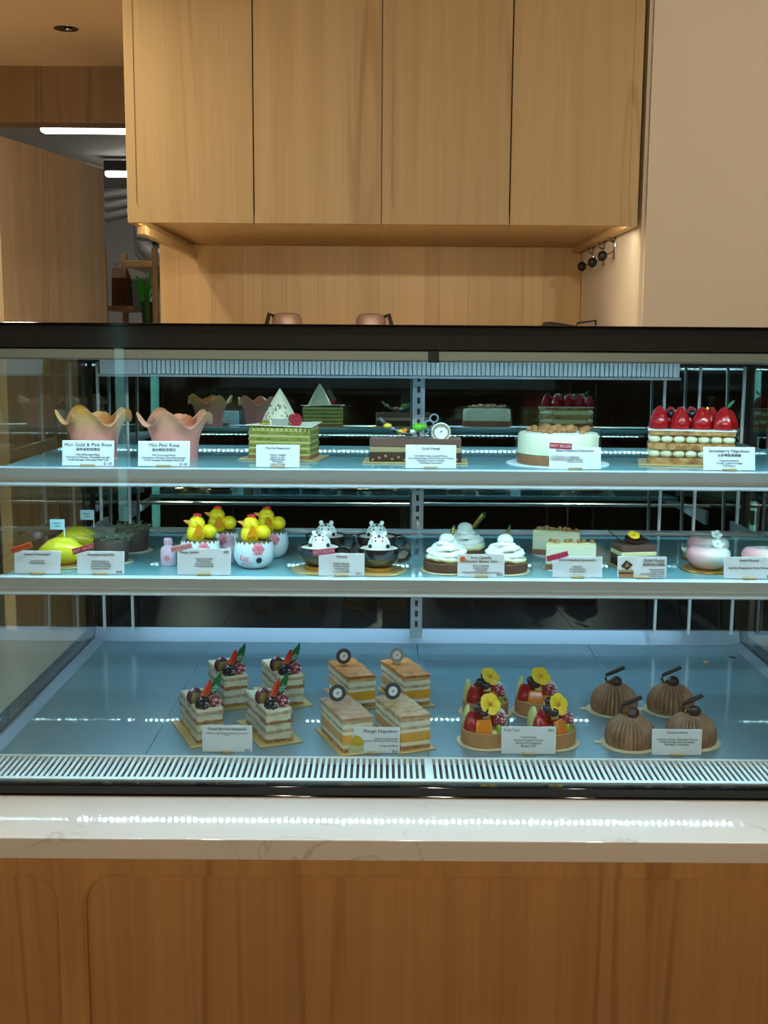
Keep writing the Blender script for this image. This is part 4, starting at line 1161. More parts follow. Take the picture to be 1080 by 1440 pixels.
for (x, y, p, lab) in ((-.2345, 1.440, False, 'front left white egg cup with a yellow chick, behind the egg price card'),
                       (-.1655, 1.437, True, 'front right white egg cup with red lettering and a yellow chick'),
                       (-.2185, 1.508, False, 'back left white egg cup with a yellow chick'),
                       (-.1530, 1.508, False, 'back right white egg cup with a yellow chick')):
    o = egg_dessert(lab, p, int(-x * 1000)); o.location = (x, y, Z)
def bottle(x, y, m, label, rs=1.0):
    t = thing('mini_bottle', label, 'bottle', (x, y, Z), 0, 'mini bottles among the egg cups')
    MB().lathe([(.001, 0), (.0092, .0003), (.0100, .0015), (.0100, .019), (.0085, .0235), (.005, .026), (.0045, .028), (.001, .028)], 24).build('bottle_body', M[m], t)
    MB().lathe([(.0055, .0275), (.0058, .028), (.0056, .034), (.004, .0355), (.001, .0358)], 20).build('bottle_cap', M['white_bottle' if m == 'white_bottle' else 'pink_cap'], t)
    f = inst(ME['pink_flower'], 'printed_flower', t, (0, -.0102, .011), (PI / 2, 0, 0), (.5, .5, .35))
    t.scale = (rs, rs, rs)
    return t
M['pink_cap'] = mat('pale_pink_cap', rgb(222, 180, 202), 0.3)
bottle(-.2765, 1.445, 'pink_bottle', 'pink mini bottle at the left of the egg cups')
bottle(-.2010, 1.468, 'pink_bottle', 'pink mini bottle between the two front egg cups')
bottle(-.1880, 1.535, 'white_bottle', 'white mini bottle between the two back egg cups', .95)
bottle(-.2560, 1.505, 'white_bottle', 'white mini bottle behind the left egg cup', .95)

# ---- cup desserts with white tiger marshmallows
def cup_dessert(label, seed):
    t = thing('cup_dessert', label, 'dessert', (0, 0, 0), 0, 'dark cups with white animal faces')
    board_disc(.036, t, 'gold_board')
    MB().lathe([(.016, .0018), (.0185, .002), (.0185, .0065), (.017, .007)], 32).build('gold_foot', M['gold_dark'], t)
    MB().lathe([(.001, .006), (.0145, .006), (.019, .010), (.0245, .018), (.0268, .026), (.0272, .0305), (.0262, .031), (.0250, .0295), (.0240, .028)], 40, cap=False).build('cup_bowl', M['cup'], t)
    MB().tube([(.0245, 0, .0275), (.032, 0, .0295), (.0375, 0, .027), (.0385, 0, .021), (.035, 0, .0155), (.029, 0, .0135), (.0235, 0, .0125)], [.0032, .0028, .0026, .0026, .0026, .0026, .003], 12).build('cup_handle', M['cup'], t)
    MB().lathe([(.001, .0315), (.012, .0312), (.0225, .030), (.0248, .0285), (.0245, .027)], 34).build('milk_foam', M['foam'], t)
    f = MB().lathe([(.017, .030), (.0172, .034), (.0160, .0385), (.0125, .0435), (.007, .0470), (.0005, .0480)], 26, cap=True)
    f = f.build('marshmallow_face', M['marsh'], t)
    f.location = (0, .002, .004); f.scale = (.82, .82, .88)
    for sx in (-1, 1):
        MB().ell((sx * .0085, .001, .0488), (.0036, .003, .0036), 12, 8).build('ear', M['marsh'], f)
        MB().ell((sx * .0135, -.0145, .0335), (.0028, .0026, .0030), 10, 8).build('paw', M['black_matt'], f)
        MB().ell((sx * .0052, -.0138, .0408), (.0013, .0008, .0017), 8, 6).build('eye', M['black_matt'], f)
    MB().ell((0, -.0143, .0392), (.0014, .0008, .0009), 8, 6).build('nose', M['black_matt'], f)
    st = MB()
    for (xa, za, xb, zb) in ((-.0025, .0462, .0025, .0462), (-.0018, .0478, .0018, .0478), (-.0112, .0405, -.0088, .0415), (-.0118, .038, -.0095, .0385), (.0112, .0405, .0088, .0415), (.0118, .038, .0095, .0385), (-.0066, .0445, -.0046, .0455), (.0066, .0445, .0046, .0455)):
        def surf(x, z):
            rr = 0.0172 - max(0, (z - .034)) * .62 if z < .045 else .0105 - (z - .045) * 1.6
            return -math.sqrt(max(1e-6, rr * rr - x * x)) - .0003
        st.tube([(xa, surf(xa, za) - .0006, za), ((xa + xb) / 2, surf((xa + xb) / 2, (za + zb) / 2) - .0009, (za + zb) / 2), (xb, surf(xb, zb) - .0006, zb)], .0009, 5)
    st.build('stripes', M['black_matt'], f, smooth=0)
    MB().ell((0, -.0150, .0362), (.005, .0022, .0022), 12, 6).build('muzzle', M['marsh'], f)
    return t
for i, (x, y, lab) in enumerate(((-.081, 1.421, 'front left dark cup dessert with a white animal face and a pink ribbon before it'),
                  (-.006, 1.416, 'front right dark cup dessert with a white animal face, right of the price card'),
                  (-.077, 1.503, 'back left dark cup dessert with a white animal face'),
                  (-.0095, 1.503, 'back right dark cup dessert with a white animal face, nearest the pillar'))):
    if i == 0: c0 = cup_dessert(lab, 0); c0.location = (x, y, Z); c0.rotation_euler = (0, 0, .02)
    else: dup(c0, (x, y, Z), (0, .0, -.06, .05)[i], lab)

# ---- whipped cream tarts
def cream_tart(label):
    t = thing('cream_tart', label, 'tart', (0, 0, 0), 0, 'whipped cream tarts')
    board_disc(.0335, t, 'white_board')
    MB().lathe([(.001, .0018), (.0275, .0018), (.0288, .003), (.0292, .0128), (.0282, .0138), (.001, .0136)], 60, fn=lambda a, r, z, i: (r * (1 + .008 * math.sin(17 * a) * math.sin(5 * a)), z)).build('crust', M['shell_brown'], t)
    mb = MB()
    for lay, (r0, z0, tr, n) in enumerate(((.0195, .0175, .0075, 9), (.0185, .0235, .0068, 8), (.0135, .0295, .0066, 7), (.0075, .0345, .0062, 6))):
        rows = []
        for k in range(72):
            a = 2 * PI * k / 72
            row = []
            for q in range(12):
                b = 2 * PI * q / 12
                tw = b + a * 2.0
                rr = tr * (1 + .13 * math.sin(n * a + 1.5 * b + lay))
                row.append(((r0 + rr * math.cos(b)) * math.cos(a), (r0 + rr * math.cos(b)) * math.sin(a), z0 + .0015 * math.sin(2 * a + lay * 2) + rr * .62 * math.sin(b)))
            rows.append(row)
        rows.append(rows[0])
        mb.rows(rows, True)
    mb.build('cream_swirl', M['swirl'], t, smooth=70)
    b = MB().ell((0, 0, 0), (.0102, .0102, .0076), 22, 12).build('pale_ball', M['ball'], t); b.location = (0, -.001, .0405)
    s = MB().prism([(-.0022, 0), (.0022, 0), (.0030, .018), (0, .021), (-.0024, .017)], -.0005, .0005, yz()).build('chocolate_shard', M['green_deep'], t, smooth=0)
    s.location = (.005, .009, .038); s.rotation_euler = (.25, .1, .5)
    g = MB().prism([(-.0016, .002), (.0012, .002), (.0014, .017), (-.0012, .018)], -.0004, .0004, yz()).build('gold_edge', M['gold_leaf'], s, smooth=0)
    g.location = (-.0008, -.0012, 0)
    return t, s
M['green_deep'] = mat('deep_green_shard', rgb(34, 66, 48), 0.25, vary=0.2)
c0, s0 = cream_tart('front left whipped cream tart, clear of the orange dotted price card'); c0.location = (.0795, 1.4225, Z)
dup(c0, (.1525, 1.420, Z), .35, 'front right whipped cream tart, at the right edge of the orange dotted price card')
c2, s2_ = cream_tart('back whipped cream tart with a long dark green shard leaning right'); c2.location = (.1085, 1.511, Z)
s2_.scale = (1.3, 1, 1.4); s2_.location = (.010, .006, .038); s2_.rotation_euler = (.1, .62, .1)

# ---- cheesecake slices
def cheese_slice(label, seed):
    t = thing('cheesecake_slice', label, 'cake', (0, 0, 0), 0, 'cheesecake slices')
    MB().lathe([(.0005, 0), (.034, 0), (.0345, .0006), (.034, .0010), (.0005, .0010)], 48, fn=lambda a, r, z, i: (r * (1 + (.02 * math.sin(24 * a) if r > .02 else 0)), z)).build('paper_doily', M['paper'], t, smooth=30)
    tri = [(-.030, .022), (-.030, -.012), (.036, -.006), (.036, .002)]
    tri = [(-.030, -.020), (.034, -.012), (.034, -.006), (-.026, .020)]
    def sc(k): return [(x * k, y * k) for x, y in tri]
    MB().prism(sc(1.0), .001, .008).build('crust', M['brown_crust'], t, smooth=0)
    b = MB().prism(sc(.99), .008, .033).build('cheesecake_body', M['cheese'], t, smooth=0)
    md = b.modifiers.new('round', 'BEVEL'); md.width = .0012; md.segments = 2
    MB().prism(sc(.97), .033, .0348).build('glaze', M['cream_yellow'], t, smooth=0)
    r = random.Random(seed)
    for k in range(7):
        q = k / 6
        n = MB().ell((0, 0, 0), (.0045, .0034, .0026), 9, 6).build('nut', M['nut'], t)
        n.location = (-.022 + .05 * q + r.uniform(-.002, .002), -.010 + .004 * q + r.uniform(-.001, .010 - .008 * q), .0362); n.rotation_euler = (r.random(), r.random(), r.random() * 3)
    ac = [(-.032, -.0215), (.0355, -.0138), (.0355, -.004)]
    MB().rows([[(x, y, .001) for x, y in ac], [(x, y, .040) for x, y in ac]], False).build('acetate_film', M['film'], t, smooth=0)
    return t
o = cheese_slice('front cheesecake slice with nuts, directly behind its price card', 3); o.location = (.2370, 1.442, Z); o.rotation_euler = (0, 0, -.12)
o = cheese_slice('back cheesecake slice with nuts, half behind the front slice', 4); o.location = (.2370, 1.538, Z); o.rotation_euler = (0, 0, -.45)

# ---- chocolate slice
t = thing('chocolate_slice', 'square layered chocolate slice with a yellow flower on the lower shelf', 'cake', (.3240, 1.462, Z), .18)
board_rect(.060, .052, t, 'gold_board')
for z0, z1, m, nm in ((.0018, .010, 'choc_matt', 'sponge_layer'), (.010, .016, 'choc_mousse', 'mousse_layer'), (.016, .0215, 'cream_yellow', 'cream_layer'), (.0215, .030, 'choc_mousse', 'mousse_layer')):
    MB().box(-.024, .024, -.019, .019, z0, z1, .0008, seg=1).build(nm, M[m], t)
for k, (lx, ly, sz) in enumerate(((-.004, -.006, .013), (.009, -.002, .011), (.002, .006, .012))):
    MB().ell((0, 0, 0), (sz, sz * .7, .0028), 14, 6, T(lx, ly, .0325 + .002 * k, rx=.2 * k, ry=.25 - .2 * k)).build('chocolate_petal', M['choc'], t)
fl = inst(ME['pansy'], 'flower', t, (-.003, -.006, .0405), (.5, -.2, .3), (.75, .75, .75))
MB().ell((0, 0, .0025), (.002, .002, .0012), 10, 6).build('flower_core', M['petal_core'], fl)
MB().ell((-.014, -.014, .031), (.003, .002, .0012), 8, 5).build('gold_leaf', M['gold_leaf'], t)
MB().tube([(-.013, .004, .030), (-.020, .006, .036), (-.030, .008, .044), (-.036, .009, .050)], [.0016, .0022, .0022, .0008], 8, flat=.3).build('chocolate_shard', M['teal_shard'] if 'teal_shard' in M else M['green_deep'], t)

# ---- heart mousse cakes
def heart_cake(label):
    t = thing('heart_mousse_cake', label, 'cake', (0, 0, 0), 0, 'pink and white heart cakes')
    bd = board_disc(.036, t, 'gold_dark', lip=.0012)
    prof = [(.45, .0018), (.62, .004), (.80, .010), (.95, .0175), (1.0, .024), (.96, .030), (.82, .0345), (.55, .0365), (.25, .0355), (.02, .034)]
    def fn(a, r, z, i):
        b = a - PI / 2     # dimple away from the viewer
        k = 1.0 - .16 * max(0, math.cos(b)) ** 6 + .05 * max(0, -math.cos(b)) ** 4
        return r * .0300 * k, z + (.0 if i < 5 else -.0022 * max(0, math.cos(b)) ** 2 * (1 - r))
    h = MB().lathe(prof, 48, fn=fn).build('heart_body', M['heart'], t, smooth=80)
    fl = inst(ME['sugar_flower'], 'flower', t, (.0095, -.009, .0405), (.75, .1, .1), (1.1, 1.1, 1.1))
    MB().ell((0, 0, .002), (.0014, .0014, .001), 8, 5).build('flower_core', M['heart_core'], fl)
    return t
M['heart_core'] = mat('grey_flower_core', rgb(170, 180, 172), 0.5)
h0 = heart_cake('front pink and white heart cake with a white flower, on a gold disc'); h0.location = (.4150, 1.4405, Z); h0.scale = (.93, .93, .84)
dup(h0, (.4350, 1.514, Z), -.1, 'back pink and white heart cake, mostly hidden by the front one')
dup(h0, (.4840, 1.434, Z), .1, 'pink and white heart cake behind the price card at the right end of the shelf')

# ================================================================== UPPER SHELF
Z = Z1 - .001 + .0001
def rose_cup(label, m, seed):
    t = thing('rose_cup_cake', label, 'cake', (0, 0, 0), 0, 'ruffled rose cups')
    rows = []; NA, NZ = 96, 16; rows2 = []
    def P(a, q, off):
        lob = math.cos(5 * a + seed)
        r = .0275 + .004 * q + .0158 * q ** 3.4 * (1 + .14 * lob) - off
        z = .0600 * q + (.0072 * q ** 5) * (math.cos(5 * a + seed + .5) + .25 * math.cos(3 * a - seed)) - .0045 * max(0, q - .85) / .15 * (1 + math.sin(5 * a + seed))
        return (r * math.cos(a), r * math.sin(a), z + off * .2)
    for j in range(NZ + 1):
        q = j / NZ
        rows.append([P(2 * PI * k / NA, q, 0) for k in range(NA)])
    for j in range(NZ, -1, -1):
        q = j / NZ
        rows2.append([P(2 * PI * k / NA, q, .0016) for k in range(NA)])
    MB().rows(rows + rows2, True, True, True).build('outer_petal', M[m], t, smooth=80)
    for lay in range(2):
        rr = []
        for j in range(9):
            q = j / 8
            rr.append([((.022 - .007 * lay + .006 * q ** 3 * (1 + .3 * math.cos(4 * a + lay))) * math.cos(a), (.022 - .007 * lay + .006 * q ** 3) * math.sin(a), .02 + .036 * q + .004 * q * math.cos(4 * a + lay * 2)) for a in [2 * PI * k / 48 for k in range(48)]])
        MB().rows(rr, True).build('inner_petal', M[m], t, smooth=80)
    MB().lathe([(.001, .0002), (.029, .0002), (.029, .0012), (.001, .0012)], 36).build('base_disc', M['white_board'], t)
    return t
o = rose_cup('peach and gold ruffled rose cup, leftmost cake on the upper shelf', 'rose_gold', 0.6); o.location = (-.376, 1.482, Z)
o = rose_cup('pink ruffled rose cup, second cake from the left on the upper shelf', 'rose', 0.9); o.location = (-.2695, 1.474, Z); o.scale = (1, 1, .97)

# ---- matcha loaf
t = thing('matcha_napoleon', 'green layered matcha cake with a white speckled chocolate cone', 'cake', (-.1320, 1.505, Z), -.16); t.scale = (.93, .93, 1)
board_rect(.112, .085, t)
w, d, z = .088, .058, .0018
for k in range(5):
    wavy_layer(-w / 2, w / 2, -d / 2, d / 2, z, z + .0042, .0007, 900 + k, 'pastry_layer', M['matcha' if k else 'brown_crust'], t); z += .0042
    if k < 4:
        wavy_layer(-w / 2 + .001, w / 2 - .001, -d / 2 + .001, d / 2 - .001, z, z + .0036, .0005, 950 + k, 'cream_layer', M['matcha_cream'], t); z += .0036
pk = MB()
for k in range(13):
    pk.ell((-.040 + k * .0067, -d / 2 + .004, z + .0025), (.0035, .004, .0034), 10, 6)
for k in range(8):
    pk.ell((.040, -d / 2 + .004 + k * .0067, z + .0025), (.0035, .004, .0034), 10, 6)
pk.build('piped_cream', M['matcha'], t)
wavy_layer(-w / 2 + .001, w / 2 - .001, -d / 2 + .001, d / 2 - .001, z, z + .004, .0005, 990, 'cream_layer', M['matcha_cream'], t)
z += .0058
s = MB().rows([[(-.0475, -.030, z + .0015), (.047, -.031, z - .0002), (.048, .031, z + .003), (-.043, .030, z)], [(-.0475, -.030, z + .0027), (.047, -.031, z + .0010), (.048, .031, z + .0042), (-.043, .030, z + .0012)]], True, True, True).build('white_chocolate_sheet', M['white_choc'], t, smooth=0)
z += .002
cone = MB().lathe([(.0275, 0), (.0270, .002), (.0190, .016), (.0095, .033), (.0025, .0435), (.0004, .0465)], 30, cap=False).build('chocolate_cone', M['white_choc'], t)
cone.location = (-.007, .004, z)
dots = MB(); r = random.Random(5)
for k in range(64):
    a = PI + .05 + r.random() * 2.3; q = r.random() ** 1.2 * .55 + .03
    h = .0435 * q; R0 = .0275 - (.0275 - .0025) * min(1, h / .0435) * 1.0
    p = Vector((R0 * 1.0 * math.cos(a), R0 * 1.0 * math.sin(a), h))
    dots.ell(tuple(p), (.0012, .0012, .0014), 6, 4)
dots.build('perforations', M['black_dot'], cone)
inst(ME['redberry'], 'raspberry', t, (.0225, -.021, z + .0068), (.8, .4, 0), (1.05, 1.05, 1.05))
inst(ME['redberry'], 'raspberry', t, (.016, -.016, z + .0085), (.2, .4, 0), (.7, .7, .7))
MB().ell((-.022, -.020, z + .002), (.008, .004, .003), 10, 6).build('gold_leaf', M['gold_leaf'], t)
MB().box(-.010, .013, -.0295, -.0288, z - .001, z + .0085, .0002, seg=1).build('small_tag', mat('grey_tag_film', rgb(168, 164, 150), .4), t)

# ---- chocolate loaf
t = thing('chocolate_loaf', 'long chocolate cake with a curved lace tuile and a round tag', 'cake', (.0400, 1.472, Z), -.04)
board_rect(.134, .062, t)
for z0, z1, m, nm, e in ((.0018, .0135, 'choc_matt', 'sponge_layer', 0), (.0135, .0205, 'choc_tan', 'mousse_layer', -.0004), (.0205, .031, 'choc_mousse', 'glaze_layer', -.0002)):
    MB().box(-.0585 - e, .0585 + e, -.022 - e, .022 + e, z0, z1, .0009, seg=1).build(nm, M[m], t)
for k in range(14):
    n = MB().ell((0, 0, 0), (.0022, .0016, .0018), 7, 5).build('nut_crumb', M['nut'], t)
    n.location = (-.054 + k * .0082, -.0222, .004 + .006 * ((k * 7) % 5) / 5)
# curved tuile dish rising to a lace scroll on the right
rows = []
for j in range(15):
    q = j / 14
    x = -.046 + .060 * q; zc = .033 + .019 * (abs(q - .62) / .62) ** 2.0 * (1 if q < .62 else 2.0)
    hw = .011 * math.sin(PI * (.12 + .80 * q)) + .001
    rows.append([(x, -hw, zc + .004), (x, -hw * .5, zc + .001), (x, 0, zc), (x, hw * .5, zc + .001), (x, hw, zc + .004), (x, hw, zc + .0048), (x, 0, zc + .0009), (x, -hw, zc + .0048)])
tu = MB().rows(rows, True, True, True).build('tuile', M['lace'], t, smooth=60)
for (cx, cz, rr) in ((.017, .0475, .006), (.0235, .0565, .005), (.0125, .0405, .0045)):
    MB().tube([(cx + rr * math.cos(a), -.004, cz + rr * math.sin(a)) for a in [2 * PI * k / 20 for k in range(21)]], .0011, 6, cap=False).build('lace_scroll', M['lace'], tu)
for (px, pz, m, sz, nm) in ((-.036, .0465, 'petal_yellow', .0055, 'petal'), (-.014, .040, 'petal_core', .0060, 'petal'), (-.018, .0385, 'petal_yellow', .006, 'petal'), (.0035, .0450, 'leaf_deco', .0085, 'leaf'), (-.0045, .0385, 'tag_white', .0055, 'petal'), (.009, .046, 'leaf_deco', .006, 'leaf')):
    MB().ell((px, -.006, pz), (sz, .004, sz * .62), 10, 6).build(nm, M[m], tu)
for px, pz in ((-.0265, .0405), (-.009, .0395), (-.041, .0505)):
    MB().ell((px, -.009, pz), (.0026, .0022, .0024), 8, 6).build('chocolate_pearl', M['choc'], tu)
round_tag(t, 'tag_white', (.0325, -.012, .0395), .0122, -.25)
MB().tube([(.0325 + .0098 * math.cos(a), -.0138 , .0395 + .0098 * math.sin(a) ) for a in [2 * PI * k / 24 for k in range(25)]], .0014, 6, cap=False, m=T(0, 0, 0)).build('tag_ring', M['choc_tan'], t)

# ---- round cheesecake
t = thing('round_cheesecake', 'whole round cheesecake with a brown crust and nuts on top', 'cake', (.2220, 1.462, Z), 0)
MB().lathe([(.0005, 0), (.065, 0), (.0655, .0006), (.065, .0010), (.0005, .0010)], 90, fn=lambda a, r, z, i: (r * (1 + (.012 * math.sin(30 * a) if r > .04 else 0)), z)).build('paper_doily', M['paper'], t, smooth=30)
MB().lathe([(.0005, .001), (.0515, .001), (.0520, .002), (.0520, .0125), (.0505, .013), (.0005, .013)], 56).build('crust', M['brown_crust'], t)
MB().lathe([(.0005, .013), (.0495, .013), (.0512, .0145), (.0512, .0365), (.0490, .0398), (.044, .0405), (.0005, .0402)], 64).build('cheesecake_body', M['cheese'], t)
r = random.Random(2)
MB().lathe([(.018, .0406), (.040, .0406), (.038, .0412), (.020, .0412)], 30).build('sugar_ring', M['sugar'], t)
for k in range(26):
    a = 2 * PI * k / 26 + r.uniform(-.1, .1); q = .030 + r.uniform(-.007, .008)
    n = MB().ell((0, 0, 0), (.0062 if k % 3 else .0050, .0042, .0034), 10, 7).build('nut', M['nut'] if k % 2 else M['nut_pale'] if 'nut_pale' in M else M['nut'], t)
    n.location = (q * math.cos(a), q * math.sin(a), .0428 + (.0025 if k % 4 == 0 else 0)); n.rotation_euler = (r.uniform(-.4, .4), r.uniform(-.4, .4), r.random() * 3)
for k in range(5):
    a = 2 * PI * k / 5 + .3
    n = MB().ell((0, 0, 0), (.005, .0048, .0046), 12, 8).build('hazelnut', M['nut'], t); n.location = (.016 * math.cos(a), .018 * math.sin(a) - .012, .0465)
MB().lathe([(.0545, .001), (.0545, .046)], 64, cap=False).build('acetate_film', M['film'], t)

# ---- strawberry napoleon
t = thing('strawberry_napoleon', 'strawberry topped napoleon with two rows of piped cream balls', 'cake', (.3930, 1.468, Z), -.20)
board_rect(.130, .078, t)
w, d = .106, .050
z = .0018
def pastry(z0, h, sd): wavy_layer(-w / 2, w / 2, -d / 2, d / 2, z0, z0 + h, .0008, sd, 'pastry_layer', M['pastry'], t)
pastry(z, .0075, 1); z += .0075
bme = mesh_of(MB().ell((0, 0, 0), (.0078, .0074, .0058), 16, 10), 'cream_ball', M['cream_pale'])
def ball_row(z0):
    for k in range(7):
        inst(bme, 'cream_ball', t, (-.0455 + k * .0152, -d / 2 + .0075, z0 + .0053))
    for k in range(3):
        inst(bme, 'cream_ball', t, (.0455, -d / 2 + .0215 + k * .0135, z0 + .0053))
        inst(bme, 'cream_ball', t, (-.0455, -d / 2 + .0215 + k * .0135, z0 + .0053))
    MB().box(-.045, .045, -d / 2 + .012, d / 2 - .003, z0, z0 + .0105, .001).build('cream_layer', M['cream_yellow'], t)
ball_row(z); z += .0105
pastry(z, .0080, 2); z += .0080
ball_row(z); z += .0105
pastry(z, .0055, 3); z += .0055
wavy_layer(-w / 2 - .001, w / 2 + .001, -d / 2 - .001, d / 2 + .001, z, z + .0014, .0006, 8, 'icing_sugar', M['sugar'], t); z += .0014
for (sx, sy, q) in ((-.0405, -.008, 1.0), (-.0140, -.009, .98), (.0125, -.008, .98), (.0390, -.009, 1.0), (.0475, .012, .85), (-.026, .013, .95), (.000, .013, .95), (.025, .013, .95)):
    inst(ME['strawberry'], 'strawberry', t, (sx, sy, z - .0005), (0, 0, sx * 90), (q, q, q))
for k, (sx, sy) in enumerate(((-.026, -.002), (.0005, .0))):
    inst(ME['blueberry'], 'blueberry', t, (sx, sy, z + .0195), (.3, .2, 0), (.9, .9, .9))
MB().ell((.019, -.004, z + .026), (.0022, .001, .0022), 8, 5).build('gold_leaf', M['gold_leaf'], t)
MB().ell((0, 0, 0), (.002, .0008, .007), 8, 6, T(.047, -.002, z + .032, ry=.7)).build('green_leaf', M['green_choc'], t)
o_ = .0035
ac = [(-w / 2 - o_, d / 2 - .01), (-w / 2 - o_, -d / 2 - o_), (w / 2 + o_, -d / 2 - o_), (w / 2 + o_, d / 2 - .01)]
MB().rows([[(x, y, .002) for x, y in ac], [(x, y, .050) for x, y in ac]], False).build('acetate_film', M['film'], t, smooth=0)

# ================================================================== PRICE CARDS
PHOTO = 0
def card(x, y, z, w, h, label, title=None, cjk=None, lines=(), price=None, layout='c', title_size=.0062, body=.0036, ribbon=None, picture=None, dot=False, tilt=-.20, rz=0.0, clip='clip', group='price cards', cjk_size=.0042):
    t = thing('price_card', label, 'price card', (x, y, z), rz, group)
    cd = MB().box(-w / 2, w / 2, -.0006, .0006, .0008, h, .0004, seg=1).build('card', M['paper'], t)
    cd.rotation_euler = (tilt, 0, 0)
    yy = -.0007
    zt = h - .0022
    ax = 0 if layout in ('c', 'lr') else (w / 2 - .0025)
    al = 'CENTER' if layout in ('c', 'lr') else 'RIGHT'
    if title:
        if layout == 'lr':
            text('title_print', title, title_size, M['ink'], cd, (-w / 2 + .0028, yy, zt), align='LEFT')
            if price: text('price_print', price, title_size * .95, M['ink'], cd, (w / 2 - .0028, yy, zt), align='RIGHT')
        else:
            text('title_print', title, title_size, M['ink'], cd, (ax, yy, zt), align=al, ext=.0002)
        zt -= title_size * (1.05 if '\n' not in title else 2.0)
    if cjk:
        text('title_print', cjk, cjk_size, M['ink'], cd, (ax, yy, zt - .0002), align=al, ext=.0002, space=1.0)
        zt -= cjk_size * 1.25
    zt -= .0016
    if layout == 'lr': zt -= .0025
    if lines:
        text('body_print', '\n'.join(lines), body, M['ink'], cd, (ax, yy, zt), align=al, space=.92)
    if price and layout != 'lr':
        text('price_print', price, .0048, M['ink'], cd, (w / 2 - .0025, yy, .0058), align='RIGHT')
    MB().box(-.0085, .0085, -.004, .005, 0, .0030, .0006, seg=1).build('clip', M[clip], t)
    if dot:
        MB().lathe([(.0001, -.0003), (.0034, -.0003), (.0034, .0003), (.0001, .0003)], 20, T(-w / 2 + .0062, -.0009, h - .0062, rx=PI / 2)).build('round_sticker', mat('red_orange_sticker', rgb(220, 92, 40), .5), cd)
    if ribbon:
        rm, rx_, rz_, ra, s, ink = ribbon
        rb = MB().box(-.0135, .0135, -.0004, .0004, -.0036, .0036, .0003, seg=1).build('ribbon_sign', M[rm], t)
        rb.location = (rx_, -.0028, rz_); rb.rotation_euler = (0, ra, 0)
        text('ribbon_print', s, .0046, M[ink], rb, (0, -.0006, .0022))
    if picture == 'mango':
        p = MB().prism([(-w / 2 + .0012, .0135), (-w / 2 + .008, .0245), (-w / 2 + .0155, .0232), (-w / 2 + .0215, .0165), (-w / 2 + .0205, .0115), (-w / 2 + .013, .0095)], -.0010, -.0007, yz()).build('printed_picture', M['photo_mango'], cd, smooth=0)
        MB().prism([(-w / 2 + .0012, .0135), (-w / 2 + .013, .0095), (-w / 2 + .0205, .0115), (-w / 2 + .0208, .004), (-w / 2 + .012, .0025), (-w / 2 + .0012, .005)], -.00095, -.0007, yz()).build('printed_picture', M['photo_base'], cd, smooth=0)
    if picture == 'choc':
        MB().box(-w / 2 + .0012, -w / 2 + .0195, -.00095, -.0007, .0008, .0055).build('printed_picture', M['nut'], cd, smooth=0)
        MB().box(-w / 2 + .0012, -w / 2 + .0195, -.00095, -.0007, .0056, .0075).build('printed_picture', M['choc_matt'], cd, smooth=0)
        MB().box(-w / 2 + .0012, -w / 2 + .0195, -.00095, -.0007, .0076, .0105).build('printed_picture', M['choc_tan'], cd, smooth=0)
        MB().prism([(-w / 2 + .004, .0150), (-w / 2 + .0105, .0225), (-w / 2 + .0185, .0170), (-w / 2 + .0120, .0100)], -.0010, -.0007, yz()).build('printed_picture', M['choc_matt'], cd, smooth=0)
        MB().prism([(-w / 2 + .0085, .0135), (-w / 2 + .0112, .0195), (-w / 2 + .0145, .0150)], -.0012, -.0009, yz()).build('printed_picture', M['choc_tan'], cd, smooth=0)
    return t
yc = 1.3735; z1 = Z1 + .0007; z2 = Z2 + .0007
G1, G2, G3 = 'price cards on the upper shelf', 'price cards on the lower shelf', 'price cards on the deck'
card(-.3575, yc, z1, .0625, .0315, 'price card for the gold and pink rose, leftmost on the upper shelf', 'Mini Gold & Pink Rose', '迷你金粉玫瑰花', ('Mini Decorated Rose', 'Strawberry Mousse, Chocolate Sponge', 'Vanilla Sponge, Chocolate Petal Cup'), '$118', group=G1, body=.0033)
card(-.2660, yc, z1, .0625, .0315, 'price card for the pink rose, second from the left on the upper shelf', 'Mini Pink Rose', '迷你粉紅玫瑰花', ('Mini Decorated Rose', 'Strawberry Mousse, Chocolate Sponge', 'Vanilla Sponge, Chocolate Petal Cup'), '$140', group=G1, body=.0033)
card(-.1285, yc, z1, .0525, .0280, 'price card in front of the green matcha cake', 'Matcha Napoleon', None, ('', 'Matcha Custard', 'Matcha Cream', 'Matcha Powder', 'Puff Pastry', 'Custard Cream'), None, title_size=.0042, body=.0030, group=G1)
card(.0560, yc, z1, .0610, .0290, 'price card in front of the long chocolate cake', 'Gold Medal', None, ('', 'Chocolate Cake, Cocoa Mousse', 'Chocolate Sponge, Almond Nougat Crunch', 'Gianduja Hazelnut Mousse', 'Chocolate Decoration'), None, title_size=.0048, body=.0031, group=G1)
card(.2300, yc, z1, .0625, .0275, 'price card with a red ribbon sign, before the round cheesecake', 'Baked Hazelnut Cheesecake', None, ('', 'Hazelnut', 'Cream Cheese', 'Cookie Crumb'), None, title_size=.0040, body=.0030, ribbon=('red_rib', -.0185, .0290, .05, 'BEST SELLER', 'tag_white'), group=G1)
card(.4160, yc, z1, .0625, .0290, 'price card in front of the strawberry napoleon', 'Strawberry Napoleon', '士多啤梨拿破崙', ('Fresh Strawberry', 'Vanilla Custard Cream', 'Puff Pastry'), None, group=G1, title_size=.0056, body=.0034)
card(-.4235, yc, z2, .0565, .0290, 'price card with an orange ribbon sign, leftmost on the lower shelf', 'Lemon Cheesecake', None, ('', 'Lemon Curd', 'Cheese Mousse'), None, title_size=.0040, body=.0031, ribbon=('orange_rib', -.0170, .0335, -.32, 'NEW TASTE', 'red_rib'), group=G2, tilt=-.12)
